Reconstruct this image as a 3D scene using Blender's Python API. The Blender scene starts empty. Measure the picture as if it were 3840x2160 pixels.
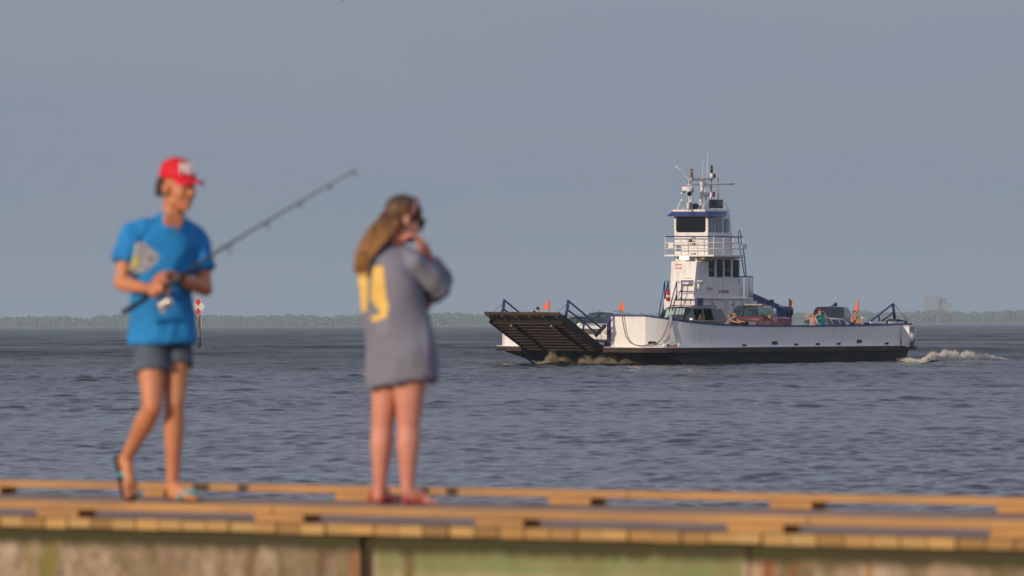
import bpy, bmesh, math, random
import numpy as np
from mathutils import Vector, Matrix, noise as mnoise
from mathutils.bvhtree import BVHTree
random.seed(7); np.random.seed(7)
sc = bpy.context.scene
COL = sc.collection
R = math.radians
V = Vector

# ------------------------------------------------------------------ camera
F = 22500.0          # focal length in pixels of the 3840 px wide photograph
HC = 2.15            # eye height above the water
PITCH = math.atan((1213.9-1080)/F)
cam_d = bpy.data.cameras.new('camera'); cam = bpy.data.objects.new('camera', cam_d); COL.objects.link(cam)
cam_d.sensor_width = 36; cam_d.lens = F/3840*36
cam_d.clip_start = 0.5; cam_d.clip_end = 30000
cam_d.dof.use_dof = True; cam_d.dof.focus_distance = 312; cam_d.dof.aperture_fstop = 5.0
MR = Matrix.Rotation(math.pi/2+PITCH, 3, 'X') @ Matrix.Rotation(-0.0039, 3, 'Z')
CM = Matrix.Translation((0, 0, HC)) @ MR.to_4x4()
cam.matrix_world = CM
sc.camera = cam
CP = V((0, 0, HC))

def rayd(px, py):
    return MR @ V(((px-1920)/F, -(py-1080)/F, -1))
def at(px, py, Y):
    d = rayd(px, py); return CP + d*(Y/d.y)
def onz(px, py, z):
    d = rayd(px, py); return CP + d*((z-HC)/d.z)
def proj(p):
    q = MR.transposed() @ (V(p)-CP); return (1920 + F*q.x/-q.z, 1080 - F*q.y/-q.z)

# ------------------------------------------------------------------ materials
def lin(*c):
    return tuple(((x/255)/12.92 if x/255 <= .04045 else ((x/255+.055)/1.055)**2.4) for x in c)
MATS = {}
def mat(name, col, rough=.6, metal=0, var=.0, vscale=6, bump=0, bscale=30, col2=None, sss=0, spec=.5, stretch=None, emit=None, coat=0, detail=4):
    if name in MATS: return MATS[name]
    m = bpy.data.materials.new(name); m.use_nodes = True; MATS[name] = m
    nt = m.node_tree; b = nt.nodes['Principled BSDF']
    b.inputs['Base Color'].default_value = (*col, 1)
    b.inputs['Roughness'].default_value = rough; b.inputs['Metallic'].default_value = metal
    b.inputs['Specular IOR Level'].default_value = spec
    if coat: b.inputs['Coat Weight'].default_value = coat; b.inputs['Coat Roughness'].default_value = .08
    if sss: b.inputs['Subsurface Weight'].default_value = sss; b.inputs['Subsurface Radius'].default_value = (.02, .008, .005); b.inputs['Subsurface Scale'].default_value = 1
    if emit: b.inputs['Emission Color'].default_value = (*emit[0], 1); b.inputs['Emission Strength'].default_value = emit[1]
    if var or bump:
        tc = nt.nodes.new('ShaderNodeTexCoord'); mp = nt.nodes.new('ShaderNodeMapping')
        nt.links.new(tc.outputs['Object'], mp.inputs[0])
        if stretch: mp.inputs['Scale'].default_value = stretch
    if var:
        n = nt.nodes.new('ShaderNodeTexNoise'); n.inputs['Scale'].default_value = vscale; n.inputs['Detail'].default_value = detail
        nt.links.new(mp.outputs[0], n.inputs['Vector'])
        rp = nt.nodes.new('ShaderNodeValToRGB'); c2 = col2 or tuple(x*(1-var) for x in col)
        rp.color_ramp.elements[0].position = .35; rp.color_ramp.elements[1].position = .65
        rp.color_ramp.elements[0].color = (*c2, 1); rp.color_ramp.elements[1].color = (*col, 1)
        nt.links.new(n.outputs['Fac'], rp.inputs[0]); nt.links.new(rp.outputs[0], b.inputs['Base Color'])
    if bump:
        n = nt.nodes.new('ShaderNodeTexNoise'); n.inputs['Scale'].default_value = bscale; n.inputs['Detail'].default_value = 3
        nt.links.new(mp.outputs[0], n.inputs['Vector'])
        bp = nt.nodes.new('ShaderNodeBump'); bp.inputs['Strength'].default_value = bump; bp.inputs['Distance'].default_value = .02
        nt.links.new(n.outputs['Fac'], bp.inputs['Height']); nt.links.new(bp.outputs[0], b.inputs['Normal'])
    return m

def glassmat(name, tint, gl=.14, rough=.03):
    if name in MATS: return MATS[name]
    m = bpy.data.materials.new(name); m.use_nodes = True; MATS[name] = m
    nt = m.node_tree; nt.nodes.clear()
    o = nt.nodes.new('ShaderNodeOutputMaterial'); t = nt.nodes.new('ShaderNodeBsdfTransparent'); g = nt.nodes.new('ShaderNodeBsdfGlossy')
    mx = nt.nodes.new('ShaderNodeMixShader'); t.inputs[0].default_value = (*tint, 1); g.inputs['Roughness'].default_value = rough
    mx.inputs[0].default_value = gl
    nt.links.new(t.outputs[0], mx.inputs[1]); nt.links.new(g.outputs[0], mx.inputs[2]); nt.links.new(mx.outputs[0], o.inputs[0])
    return m

WHITE = mat('white_paint', (.76, .74, .72), .45, var=.1, vscale=1.2, bump=.05, bscale=4, col2=(.68, .66, .63), stretch=(1, 1, .35))
def streaked(name, base, stain, ss=9):
    m = bpy.data.materials.new(name); m.use_nodes = True; MATS[name] = m
    nt = m.node_tree; b = nt.nodes['Principled BSDF']; b.inputs['Roughness'].default_value = .42
    tc = nt.nodes.new('ShaderNodeTexCoord'); mp = nt.nodes.new('ShaderNodeMapping'); mp.inputs['Scale'].default_value = (1, 1, .05)
    nt.links.new(tc.outputs['Object'], mp.inputs[0])
    n = nt.nodes.new('ShaderNodeTexNoise'); n.inputs['Scale'].default_value = ss; n.inputs['Detail'].default_value = 5; nt.links.new(mp.outputs[0], n.inputs['Vector'])
    n2 = nt.nodes.new('ShaderNodeTexNoise'); n2.inputs['Scale'].default_value = .9; nt.links.new(tc.outputs['Object'], n2.inputs['Vector'])
    mu = nt.nodes.new('ShaderNodeMath'); mu.operation = 'MULTIPLY'; nt.links.new(n.outputs['Fac'], mu.inputs[0]); nt.links.new(n2.outputs['Fac'], mu.inputs[1])
    rp = nt.nodes.new('ShaderNodeValToRGB'); e = rp.color_ramp.elements
    e[0].position = .27; e[0].color = (*base, 1); e[1].position = .42; e[1].color = (*stain, 1)
    nt.links.new(mu.outputs[0], rp.inputs[0]); nt.links.new(rp.outputs[0], b.inputs['Base Color'])
    bp = nt.nodes.new('ShaderNodeBump'); bp.inputs['Strength'].default_value = .25; bp.inputs['Distance'].default_value = .05
    n3 = nt.nodes.new('ShaderNodeTexNoise'); n3.inputs['Scale'].default_value = .7; mp3 = nt.nodes.new('ShaderNodeMapping'); mp3.inputs['Scale'].default_value = (1, 1, .12)
    nt.links.new(tc.outputs['Object'], mp3.inputs[0]); nt.links.new(mp3.outputs[0], n3.inputs['Vector']); nt.links.new(n3.outputs['Fac'], bp.inputs['Height']); nt.links.new(bp.outputs[0], b.inputs['Normal'])
    return m
WHULL = streaked('white_hull_paint', (.78, .76, .735), (.70, .67, .64))
BLUE = mat('blue_paint', (.028, .045, .20), .4, var=.25, vscale=3)
BLACKH = mat('black_hull', (.006, .006, .008), .5, var=.4, vscale=.8, col2=(.012, .011, .011), spec=.2)
BOOT = mat('boot_top_blue', (.02, .045, .09), .5)
RUSTG = mat('worn_guard', (.026, .022, .022), .7, var=.5, vscale=.9, col2=(.062, .036, .026), bump=.2, bscale=5, detail=8, spec=.25)
DKSTEEL = mat('dark_steel', (.030, .024, .019), .7, var=.5, vscale=2.5, col2=(.085, .052, .032), bump=.3, bscale=10, spec=.2)
DECKM = mat('steel_deck', (.10, .10, .10), .8, var=.3, vscale=1)
ORANGE = mat('orange_cloth', (.85, .14, .04), .8)
RED = mat('red_paint', (.55, .02, .02), .4)
REDL = mat('red_lens', (.5, .01, .03), .2)
BRASS = mat('amber_lens', (.22, .14, .05), .3)
GREENL = mat('dark_green_lens', (.01, .025, .02), .25)
ROPE = mat('rope', (.22, .16, .10), .9)
TIMB = mat('timber', (.25, .19, .11), .8, var=.3, vscale=4)
DARKG = mat('dark_window_glass', (.008, .011, .018), .12, spec=.22)
RUBBER = mat('rubber', (.02, .02, .02), .8)
METAL = mat('bright_metal', (.6, .6, .6), .25, 1)
GREYP = mat('grey_paint', (.30, .30, .30), .6)
BLK = mat('black_plastic', (.012, .012, .013), .35)
GLARE = mat('sun_glare_glow', (.9, .9, .9), .3, emit=((1, .97, .9), 1.6))  # emission stands in for sun glare on glass, not a burning lamp

# ------------------------------------------------------------------ mesh helper
class MB:
    def __init__(s): s.v = []; s.f = []
    def add(s, vs, fs):
        n = len(s.v); s.v += [V(p) for p in vs]; s.f += [tuple(i+n for i in f) for f in fs]; return s
    def box(s, a, b, M=None):
        x0, y0, z0 = a; x1, y1, z1 = b
        vs = [V(p) for p in ((x0, y0, z0), (x1, y0, z0), (x1, y1, z0), (x0, y1, z0), (x0, y0, z1), (x1, y0, z1), (x1, y1, z1), (x0, y1, z1))]
        if M is not None: vs = [M @ p for p in vs]
        return s.add(vs, [(0, 3, 2, 1), (4, 5, 6, 7), (0, 1, 5, 4), (1, 2, 6, 5), (2, 3, 7, 6), (3, 0, 4, 7)])
    def hexa(s, bot, top):   # 4 bottom pts ccw, 4 top pts
        return s.add(list(bot)+list(top), [(0, 3, 2, 1), (4, 5, 6, 7), (0, 1, 5, 4), (1, 2, 6, 5), (2, 3, 7, 6), (3, 0, 4, 7)])
    def ringloft(s, rings, n=20, cap=True):   # rings: (center, A, B)
        base = len(s.v)
        for c, A, B in rings:
            c, A, B = V(c), V(A), V(B)
            for i in range(n):
                t = 2*math.pi*i/n; s.v.append(c + A*math.cos(t) + B*math.sin(t))
        for r in range(len(rings)-1):
            for i in range(n):
                j = (i+1) % n; s.f.append((base+r*n+i, base+r*n+j, base+(r+1)*n+j, base+(r+1)*n+i))
        if cap:
            s.f.append(tuple(base+i for i in range(n))[::-1]); s.f.append(tuple(base+(len(rings)-1)*n+i for i in range(n)))
        return s
    def tube(s, pts, rad, n=8, cap=True):
        pts = [V(p) for p in pts]; k = len(pts)
        if not hasattr(rad, '__len__'): rad = [rad]*k
        ring = []; prev = None
        for i, p in enumerate(pts):
            d = (pts[min(i+1, k-1)]-pts[max(i-1, 0)])
            d = d.normalized() if d.length > 1e-9 else V((0, 0, 1))
            if prev is None:
                a = d.orthogonal().normalized()
            else:
                a = prev - d*prev.dot(d); a = a.normalized() if a.length > 1e-6 else d.orthogonal().normalized()
            prev = a; b = d.cross(a)
            ring.append((p, a*rad[i], b*rad[i]))
        return s.ringloft(ring, n, cap)
    def cap(s, p0, p1, r0, r1, n=16, flat=1.0):
        p0, p1 = V(p0), V(p1); d = p1-p0
        if d.length < 1e-6: return s.ell(p0, (r0, r0, r0))
        d.normalize(); a = d.orthogonal().normalized(); b = d.cross(a); rg = []
        for t in (-.98, -.85, -.6, -.3): rg.append((p0+d*r0*t, a*r0*math.sqrt(1-t*t), b*r0*math.sqrt(1-t*t)*flat))
        rg.append((p0, a*r0, b*r0*flat)); rg.append((p1, a*r1, b*r1*flat))
        for t in (.3, .6, .85, .98): rg.append((p1+d*r1*t, a*r1*math.sqrt(1-t*t), b*r1*math.sqrt(1-t*t)*flat))
        return s.ringloft(rg, n)
    def chain(s, pts, rad, n=16):
        for i in range(len(pts)-1): s.cap(pts[i], pts[i+1], rad[i], rad[i+1], n)
        return s
    def ell(s, c, r, M=None, n=18, m=12):
        c = V(c); M = M or Matrix.Identity(3); rg = []
        for i in range(m+1):
            t = math.pi*(i+.12)/(m+.24); st = math.sin(t)
            rg.append((c + M @ V((0, 0, -r[2]*math.cos(t))), M @ V((r[0]*st, 0, 0)), M @ V((0, r[1]*st, 0))))
        return s.ringloft(rg, n)
    def prism(s, poly, ext):   # poly: 3D planar points, ext: extrusion vector
        k = len(poly); ext = V(ext); b = [V(p) for p in poly]
        return s.add(b+[p+ext for p in b], [tuple(range(k))[::-1], tuple(range(k, 2*k))]+[(i, (i+1) % k, k+(i+1) % k, k+i) for i in range(k)])
    def xf(s, M): s.v = [M @ p for p in s.v]; return s
    def mesh(s, name, m):
        me = bpy.data.meshes.new(name); me.from_pydata([tuple(p) for p in s.v], [], s.f)
        if m: me.materials.append(m)
        me.validate(); return me
    def build(s, name, m, parent=None, smooth=False, label=None, bevel=0, off=None, fixn=True):
        if off is not None: s.v = [p-off for p in s.v]
        me = s.mesh(name, m)
        if fixn:
            bm = bmesh.new(); bm.from_mesh(me); bmesh.ops.recalc_face_normals(bm, faces=bm.faces[:]); bm.to_mesh(me); bm.free()
        if smooth: me.polygons.foreach_set('use_smooth', [True]*len(me.polygons))
        o = bpy.data.objects.new(name, me); COL.objects.link(o)
        if parent: o.parent = parent
        if label: o['label'] = label
        if bevel:
            md = o.modifiers.new('bevel', 'BEVEL'); md.width = bevel; md.segments = 2; md.limit_method = 'ANGLE'
        return o
    def fuse(s, name, m, parent, voxel=.006, smooth=4, off=None, label=None, wr=None):
        if off is not None: s.v = [p-off for p in s.v]
        o = bpy.data.objects.new('tmp', s.mesh(name, m)); COL.objects.link(o)
        md = o.modifiers.new('r', 'REMESH'); md.mode = 'VOXEL'; md.voxel_size = voxel; md.use_smooth_shade = True
        if smooth: sm = o.modifiers.new('s', 'SMOOTH'); sm.factor = .5; sm.iterations = smooth
        dg = bpy.context.evaluated_depsgraph_get(); ev = o.evaluated_get(dg)
        me = bpy.data.meshes.new_from_object(ev); me.name = name
        bpy.data.objects.remove(o)
        if wr:
            amp, s1, st = wr; nn = [v.normal.copy() for v in me.vertices]
            for v, n_ in zip(me.vertices, nn):
                p = V((v.co.x*s1*st[0], v.co.y*s1*st[1], v.co.z*s1*st[2])); q = p+V((.8, .3, .1))*mnoise.noise(p*.6)
                v.co += n_*amp*(abs(mnoise.noise(q))*-2+1.15+.6*mnoise.noise(q*2.3))
        me.materials.clear(); me.materials.append(m)
        me.polygons.foreach_set('use_smooth', [True]*len(me.polygons))
        o = bpy.data.objects.new(name, me); COL.objects.link(o)
        if parent: o.parent = parent
        if label: o['label'] = label
        return o

def thing(name, label, cat, M=None, group=None):
    o = bpy.data.objects.new(name, None); COL.objects.link(o); o.empty_display_size = .2
    if M is not None:
        if isinstance(M, Matrix): o.matrix_world = M
        else: o.location = M
    o['label'] = label; o['category'] = cat
    if group: o['group'] = group
    return o
def tag(o, label, cat, group=None):
    o['label'] = label; o['category'] = cat
    if group: o['group'] = group
    return o
def kind(o, k='structure'): o['kind'] = k; return o

# ------------------------------------------------------------------ world and sun
SUN_EL = R(13); TOS = V((-.675, -.738, 0)).normalized()   # horizontal direction towards the sun
sd = V((TOS.x*math.cos(SUN_EL), TOS.y*math.cos(SUN_EL), math.sin(SUN_EL)))
sl = bpy.data.lights.new('sun', 'SUN'); sl.energy = 3.0; sl.angle = R(.53); sl.color = (1, .80, .60)
so = bpy.data.objects.new('sun', sl); COL.objects.link(so); so.rotation_euler = sd.to_track_quat('Z', 'Y').to_euler()
w = bpy.data.worlds.new('World'); sc.world = w; w.use_nodes = True
nt = w.node_tree; bg = nt.nodes['Background']
sky = nt.nodes.new('ShaderNodeTexSky'); sky.sky_type = 'NISHITA'; sky.sun_disc = False
sky.sun_elevation = SUN_EL; sky.sun_rotation = math.atan2(TOS.x, TOS.y); sky.air_density = 1.3; sky.dust_density = 3; sky.ozone_density = 2.5
# the evening haze veil: mostly even grey-blue air, a little deeper towards the zenith
tc = nt.nodes.new('ShaderNodeTexCoord'); sp = nt.nodes.new('ShaderNodeSeparateXYZ'); nt.links.new(tc.outputs['Generated'], sp.inputs[0])
rp = nt.nodes.new('ShaderNodeValToRGB'); e = rp.color_ramp.elements
SKYH, SKYM, SKYT = (2.28, 2.88, 3.70), (2.80, 3.14, 4.08), (4.0, 4.5, 6.0)
e[0].position = 0.0; e[0].color = (*[x/7 for x in SKYH], 1); e[1].position = 1; e[1].color = (*[x/7 for x in SKYT], 1)
q = e.new(.055); q.color = (*[x/7 for x in SKYM], 1); q = e.new(.2); q.color = (*[x/7 for x in (3.9, 4.1, 5.1)], 1); q = e.new(.45); q.color = (*[x/7 for x in (4.5, 4.8, 6.2)], 1)
nt.links.new(sp.outputs['Z'], rp.inputs[0])
sc4 = nt.nodes.new('ShaderNodeVectorMath'); sc4.operation = 'SCALE'; sc4.inputs['Scale'].default_value = 7.0; nt.links.new(rp.outputs[0], sc4.inputs[0])
mx = nt.nodes.new('ShaderNodeMix'); mx.data_type = 'RGBA'; mx.inputs['Factor'].default_value = .85
nt.links.new(sky.outputs[0], mx.inputs['A']); nt.links.new(sc4.outputs[0], mx.inputs['B'])
cn = nt.nodes.new('ShaderNodeTexNoise'); cn.inputs['Scale'].default_value = 1; cn.inputs['Detail'].default_value = 4; cm = nt.nodes.new('ShaderNodeMapping'); cm.inputs['Scale'].default_value = (14, 14, 75)
nt.links.new(tc.outputs['Generated'], cm.inputs[0]); nt.links.new(cm.outputs[0], cn.inputs['Vector'])
cr = nt.nodes.new('ShaderNodeValToRGB'); cr.color_ramp.elements[0].position = .35; cr.color_ramp.elements[0].color = (.955, .985, 1.0, 1); cr.color_ramp.elements[1].position = .68; cr.color_ramp.elements[1].color = (1.05, 1.01, 1.005, 1); nt.links.new(cn.outputs['Fac'], cr.inputs[0])
cx = nt.nodes.new('ShaderNodeVectorMath'); cx.operation = 'MULTIPLY'; nt.links.new(mx.outputs['Result'], cx.inputs[0]); nt.links.new(cr.outputs[0], cx.inputs[1])
nt.links.new(cx.outputs[0], bg.inputs['Color']); bg.inputs['Strength'].default_value = .1
vs = sc.view_settings; vs.view_transform = 'Standard'; vs.look = 'None'; vs.gamma = 1; vs.use_curve_mapping = False; vs.exposure = 0
sc.cycles.use_denoising = True; sc.cycles.max_bounces = 8; sc.cycles.transparent_max_bounces = 16

# haze: one even body of air round everything
HZ = bpy.data.materials.new('haze'); HZ.use_nodes = True; hn = HZ.node_tree; hn.nodes.clear()
ho = hn.nodes.new('ShaderNodeOutputMaterial'); pv = hn.nodes.new('ShaderNodeVolumePrincipled'); pv.inputs['Color'].default_value = (.72, .89, 1, 1); pv.inputs['Density'].default_value = .00012
pv.inputs['Anisotropy'].default_value = 0
hn.links.new(pv.outputs[0], ho.inputs['Volume'])
kind(MB().box((-12500, -400, -4.4), (12500, 8200, 75)).build('haze', HZ), 'stuff')['label'] = 'pale blue evening haze over the water'

# ------------------------------------------------------------------ water
def watermat():
    """open water: the mesh carries the waves; a scattered facet tilt stands for the ripples finer than the mesh"""
    m = bpy.data.materials.new('sea_water'); m.use_nodes = True; nt = m.node_tree; b = nt.nodes['Principled BSDF']; L = nt.links
    b.inputs['Base Color'].default_value = (.038, .043, .050, 1); b.inputs['Roughness'].default_value = .08; b.inputs['IOR'].default_value = 1.33
    tc = nt.nodes.new('ShaderNodeTexCoord'); geo = nt.nodes.new('ShaderNodeNewGeometry'); sp = nt.nodes.new('ShaderNodeSeparateXYZ'); L.new(tc.outputs['Object'], sp.inputs[0])
    mr = nt.nodes.new('ShaderNodeMapRange'); mr.inputs['From Min'].default_value = 90; mr.inputs['From Max'].default_value = 900; mr.inputs['To Min'].default_value = KN; mr.inputs['To Max'].default_value = KF
    L.new(sp.outputs['Y'], mr.inputs['Value'])
    acc = geo.outputs['Normal']
    for scl, wgt in ((1.5, .55), (5.5, 1.0)):
        mp = nt.nodes.new('ShaderNodeMapping'); mp.inputs['Scale'].default_value = (.8, 1.25, 1); mp.inputs['Rotation'].default_value = (0, 0, R(11)); L.new(tc.outputs['Object'], mp.inputs[0])
        n = nt.nodes.new('ShaderNodeTexNoise'); n.inputs['Scale'].default_value = scl; n.inputs['Detail'].default_value = 2.5; L.new(mp.outputs[0], n.inputs['Vector'])
        v1 = nt.nodes.new('ShaderNodeVectorMath'); v1.operation = 'SUBTRACT'; L.new(n.outputs['Color'], v1.inputs[0]); v1.inputs[1].default_value = (.5, .5, .5)
        v2 = nt.nodes.new('ShaderNodeVectorMath'); v2.operation = 'MULTIPLY'; L.new(v1.outputs[0], v2.inputs[0]); v2.inputs[1].default_value = (wgt, wgt, 0)
        v3 = nt.nodes.new('ShaderNodeVectorMath'); v3.operation = 'SCALE'; L.new(v2.outputs[0], v3.inputs[0]); L.new(mr.outputs[0], v3.inputs['Scale'])
        v4 = nt.nodes.new('ShaderNodeVectorMath'); v4.operation = 'ADD'; L.new(acc, v4.inputs[0]); L.new(v3.outputs[0], v4.inputs[1]); acc = v4.outputs[0]
    vn = nt.nodes.new('ShaderNodeVectorMath'); vn.operation = 'NORMALIZE'; L.new(acc, vn.inputs[0]); L.new(vn.outputs[0], b.inputs['Normal'])
    mo = nt.nodes.new('ShaderNodeMapRange'); mo.inputs['From Min'].default_value = 75; mo.inputs['From Max'].default_value = 420; mo.inputs['To Min'].default_value = .02; mo.inputs['To Max'].default_value = .64; L.new(sp.outputs['Y'], mo.inputs['Value'])
    n9 = nt.nodes.new('ShaderNodeTexNoise'); n9.inputs['Scale'].default_value = .035; n9.inputs['Detail'].default_value = 3; mp9 = nt.nodes.new('ShaderNodeMapping'); mp9.inputs['Scale'].default_value = (1, .35, 1); L.new(tc.outputs['Object'], mp9.inputs[0]); L.new(mp9.outputs[0], n9.inputs['Vector'])
    mu = nt.nodes.new('ShaderNodeMath'); mu.operation = 'MULTIPLY'; L.new(mo.outputs[0], mu.inputs[0]); rg = nt.nodes.new('ShaderNodeMapRange'); rg.inputs['From Min'].default_value = .3; rg.inputs['From Max'].default_value = .7; rg.inputs['To Min'].default_value = .7; rg.inputs['To Max'].default_value = 1.3; L.new(n9.outputs['Fac'], rg.inputs['Value']); 
    nb = nt.nodes.new('ShaderNodeTexNoise'); nb.inputs['Scale'].default_value = 1; nb.inputs['Detail'].default_value = 6; nb.inputs['Roughness'].default_value = .75; mpb = nt.nodes.new('ShaderNodeMapping'); mpb.inputs['Scale'].default_value = (.16, .03, 1); L.new(tc.outputs['Object'], mpb.inputs[0]); L.new(mpb.outputs[0], nb.inputs['Vector'])
    rb = nt.nodes.new('ShaderNodeMapRange'); rb.inputs['From Min'].default_value = .3; rb.inputs['From Max'].default_value = .7; rb.inputs['To Min'].default_value = .72; rb.inputs['To Max'].default_value = 1.28; L.new(nb.outputs['Fac'], rb.inputs['Value'])
    mb_ = nt.nodes.new('ShaderNodeMath'); mb_.operation = 'MULTIPLY'; L.new(rg.outputs[0], mb_.inputs[0]); L.new(rb.outputs[0], mb_.inputs[1]); L.new(mb_.outputs[0], mu.inputs[1]); mu.use_clamp = True
    df = nt.nodes.new('ShaderNodeBsdfDiffuse'); df.inputs['Color'].default_value = (.020, .022, .026, 1); mx = nt.nodes.new('ShaderNodeMixShader'); L.new(mu.outputs[0], mx.inputs[0]); L.new(b.outputs[0], mx.inputs[1]); L.new(df.outputs[0], mx.inputs[2])  # dark diffuse share grows with distance, painting in the weaker sky reflection
    L.new(mx.outputs[0], nt.nodes['Material Output'].inputs['Surface'])
    return m
KN, KF = .26, .9
def wave_field(X, Y, spacing):
    """displacement of the sea surface at world X, Y (numpy arrays)"""
    rs = np.random.RandomState(11); Z = np.zeros_like(X); DX = np.zeros_like(X); DY = np.zeros_like(X)
    patch = 0.95 + .28*np.sin(X/23+Y/31+1.1)*np.sin(Y/17-X/39) + .25*np.sin(Y/9.5+X/27+2)*np.sin(X/14-Y/22) + .15*np.sin(Y/61+.7)
    N = 74; shelter = np.clip((Y-70)/120, 0, 1)   # the water lies calmer in the lee of the pier
    for i in range(N):
        lam = .17*(1.6/.17)**(i/49) if i < 50 else 1.7*(9.5/1.7)**((i-50)/(N-51)); k = 2*math.pi/lam
        ang = R(-78) + rs.normal(0, .5 if lam < 1.7 else .38)
        sl = .038*(1.0 if lam < .5 else (.5/lam)**.3) if i < 50 else .0145
        a = sl/k; ph = rs.uniform(0, 6.283); dx, dy = math.cos(ang), math.sin(ang)
        wgt = np.clip((lam/spacing-2.2)/2, 0, 1)
        if wgt.max() <= 0: continue
        if lam < 2: wgt = wgt*patch
        if lam > .4: wgt = wgt*(.50+.72*shelter)
        p = k*(X*dx+Y*dy)+ph; s_, c_ = np.sin(p), np.cos(p)
        Z += a*c_*wgt; DX -= a*s_*dx*wgt*.85; DY -= a*s_*dy*wgt*.85
    return DX, DY, Z
def build_water():
    ys = np.concatenate([np.linspace(-60, 44, 14), np.geomspace(52, 420, 3000), np.geomspace(420.5, 1500, 2000), np.geomspace(1502, 4000, 900), np.geomspace(4010, 7600, 120)])
    fine = np.linspace(-.102, .102, 560); out = np.array([.15, .2, .3, .5, .9, 1.6])
    xs = np.concatenate([-out[::-1], fine, out])
    YY, XF = np.meshgrid(ys, xs, indexing='ij'); XX = XF*np.maximum(YY, 45)
    dY = np.gradient(ys)[:, None]*np.ones_like(XX); dX = np.maximum(YY, 45)*(.204/560)
    sp = np.maximum(dY, dX*1.0); sp = np.where(np.abs(XF) > .1025, 1e6, sp); sp = np.where(YY > 3990, np.maximum(sp, 1e3), sp)
    parts = [wave_field(XX[i:i+250], YY[i:i+250], sp[i:i+250]) for i in range(0, len(ys), 250)]
    DX, DY, Z = (np.concatenate([p[k] for p in parts]) for k in range(3))
    co = np.stack([XX+DX, YY+DY, Z], -1).reshape(-1, 3)
    nr, nc = XX.shape; idx = np.arange(nr*nc).reshape(nr, nc)
    q = np.stack([idx[:-1, :-1], idx[:-1, 1:], idx[1:, 1:], idx[1:, :-1]], -1).reshape(-1, 4)
    me = bpy.data.meshes.new('sea_water'); me.vertices.add(len(co)); me.vertices.foreach_set('co', co.ravel().astype(np.float32))
    me.loops.add(q.size); me.loops.foreach_set('vertex_index', q.ravel().astype(np.int32))
    me.polygons.add(len(q)); me.polygons.foreach_set('loop_start', (np.arange(len(q))*4).astype(np.int32)); me.polygons.foreach_set('loop_total', np.full(len(q), 4, np.int32))
    me.polygons.foreach_set('use_smooth', np.ones(len(q), bool)); me.update(calc_edges=True)
    me.materials.append(watermat()); o = bpy.data.objects.new('sea_water', me); COL.objects.link(o); kind(o); o['label'] = 'grey blue choppy bay water'
    return o
build_water()
# seabed
kind(MB().box((-12200, -200, -3.2), (12200, 7900, -3.0)).build('sea_bed', mat('mud', (.08, .07, .05), .9)))
# ------------------------------------------------------------------ far shore
def build_shore():
    m = MB(); n = 120
    xs = [-2600+5200*i/n for i in range(n+1)]
    top = []
    for x in xs:
        y0 = 5990+14*math.sin(x/170)+8*math.sin(x/61)
        top.append((x, y0))
    vs = []; fs = []
    for x, y0 in top: vs += [(x, y0, -.4), (x, y0+4, .5), (x, y0+60, 1.0), (x, 7900, 1.5)]
    for i in range(n):
        for k in range(3): a = i*4+k; fs.append((a, a+4, a+5, a+1))
    m.add(vs, fs); kind(m.build('far_shore', mat('shore_sand', (.22, .19, .13), .9, var=.4, vscale=.02), smooth=True))
    # wood: one mass of crowns and trunks
    bm = bmesh.new(); bmesh.ops.create_icosphere(bm, subdivisions=2, radius=1)
    iv = np.array([v.co[:] for v in bm.verts]); jf = np.array([[v.index for v in f.verts] for f in bm.faces]); bm.free()
    rs = np.random.RandomState(5); allv = []; allf = []; off = 0; mi = []
    for row in range(6):
        x = -1300.0
        while x < 1300:
            y = 6012+row*17+rs.uniform(-6, 6)+14*math.sin(x/170)+8*math.sin(x/61)
            slope = 12.2+ (x+512)/1024*1.8
            hh = slope*(.80+.12*math.sin(x/41+row)+.07*math.sin(x/13)+rs.uniform(-.11, .10))*(1+.02*row)*(.72 if row == 0 and rs.rand() < .5 else 1)
            nb = 7; cm = rs.randint(0, 3)
            for k in range(nb):
                t = rs.uniform(.22, .98) if k else .9
                r = hh*rs.uniform(.09, .17)*(1.3-t*.5)
                c = np.array([x+rs.normal(0, 1.5), y+rs.normal(0, 1.3), hh*t-r*.5])
                v = iv*(1+rs.uniform(-.38, .38, (len(iv), 1)))*np.array([r, r, r*.8])+c
                allv.append(v); allf.append(jf+off); off += len(iv); mi += [cm]*len(jf)
            # trunk
            tw = .22; tv = np.array([[x-tw, y-2, 0], [x+tw, y-2, 0], [x+tw, y-1.6, 0], [x-tw, y-1.6, 0], [x-tw, y-2, hh*.8], [x+tw, y-2, hh*.8], [x+tw, y-1.6, hh*.8], [x-tw, y-1.6, hh*.8]])
            tf = np.array([[0, 1, 5], [0, 5, 4], [1, 2, 6], [1, 6, 5], [2, 3, 7], [2, 7, 6], [3, 0, 4], [3, 4, 7]])
            allv.append(tv); allf.append(tf+off); off += 8; mi += [3]*8
            x += rs.uniform(2.2, 5.5)
    v = np.concatenate(allv); f = np.concatenate(allf)
    me = bpy.data.meshes.new('distant_wood'); me.vertices.add(len(v)); me.vertices.foreach_set('co', v.ravel().astype(np.float32))
    me.loops.add(f.size); me.loops.foreach_set('vertex_index', f.ravel().astype(np.int32))
    me.polygons.add(len(f)); me.polygons.foreach_set('loop_start', (np.arange(len(f))*3).astype(np.int32)); me.polygons.foreach_set('loop_total', np.full(len(f), 3, np.int32))
    for mm in (mat('foliage_yellow', (.12, .145, .055), .9), mat('foliage_mid', (.095, .12, .05), .9), mat('foliage_dark', (.07, .10, .05), .9), mat('pale_trunk', (.30, .25, .18), .9)): me.materials.append(mm)
    me.polygons.foreach_set('material_index', np.array(mi, np.int32)); me.update(calc_edges=True)
    o = bpy.data.objects.new('distant_wood', me); COL.objects.link(o); kind(o, 'stuff'); o['label'] = 'hazy green line of trees along the far shore'
build_shore()

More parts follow.
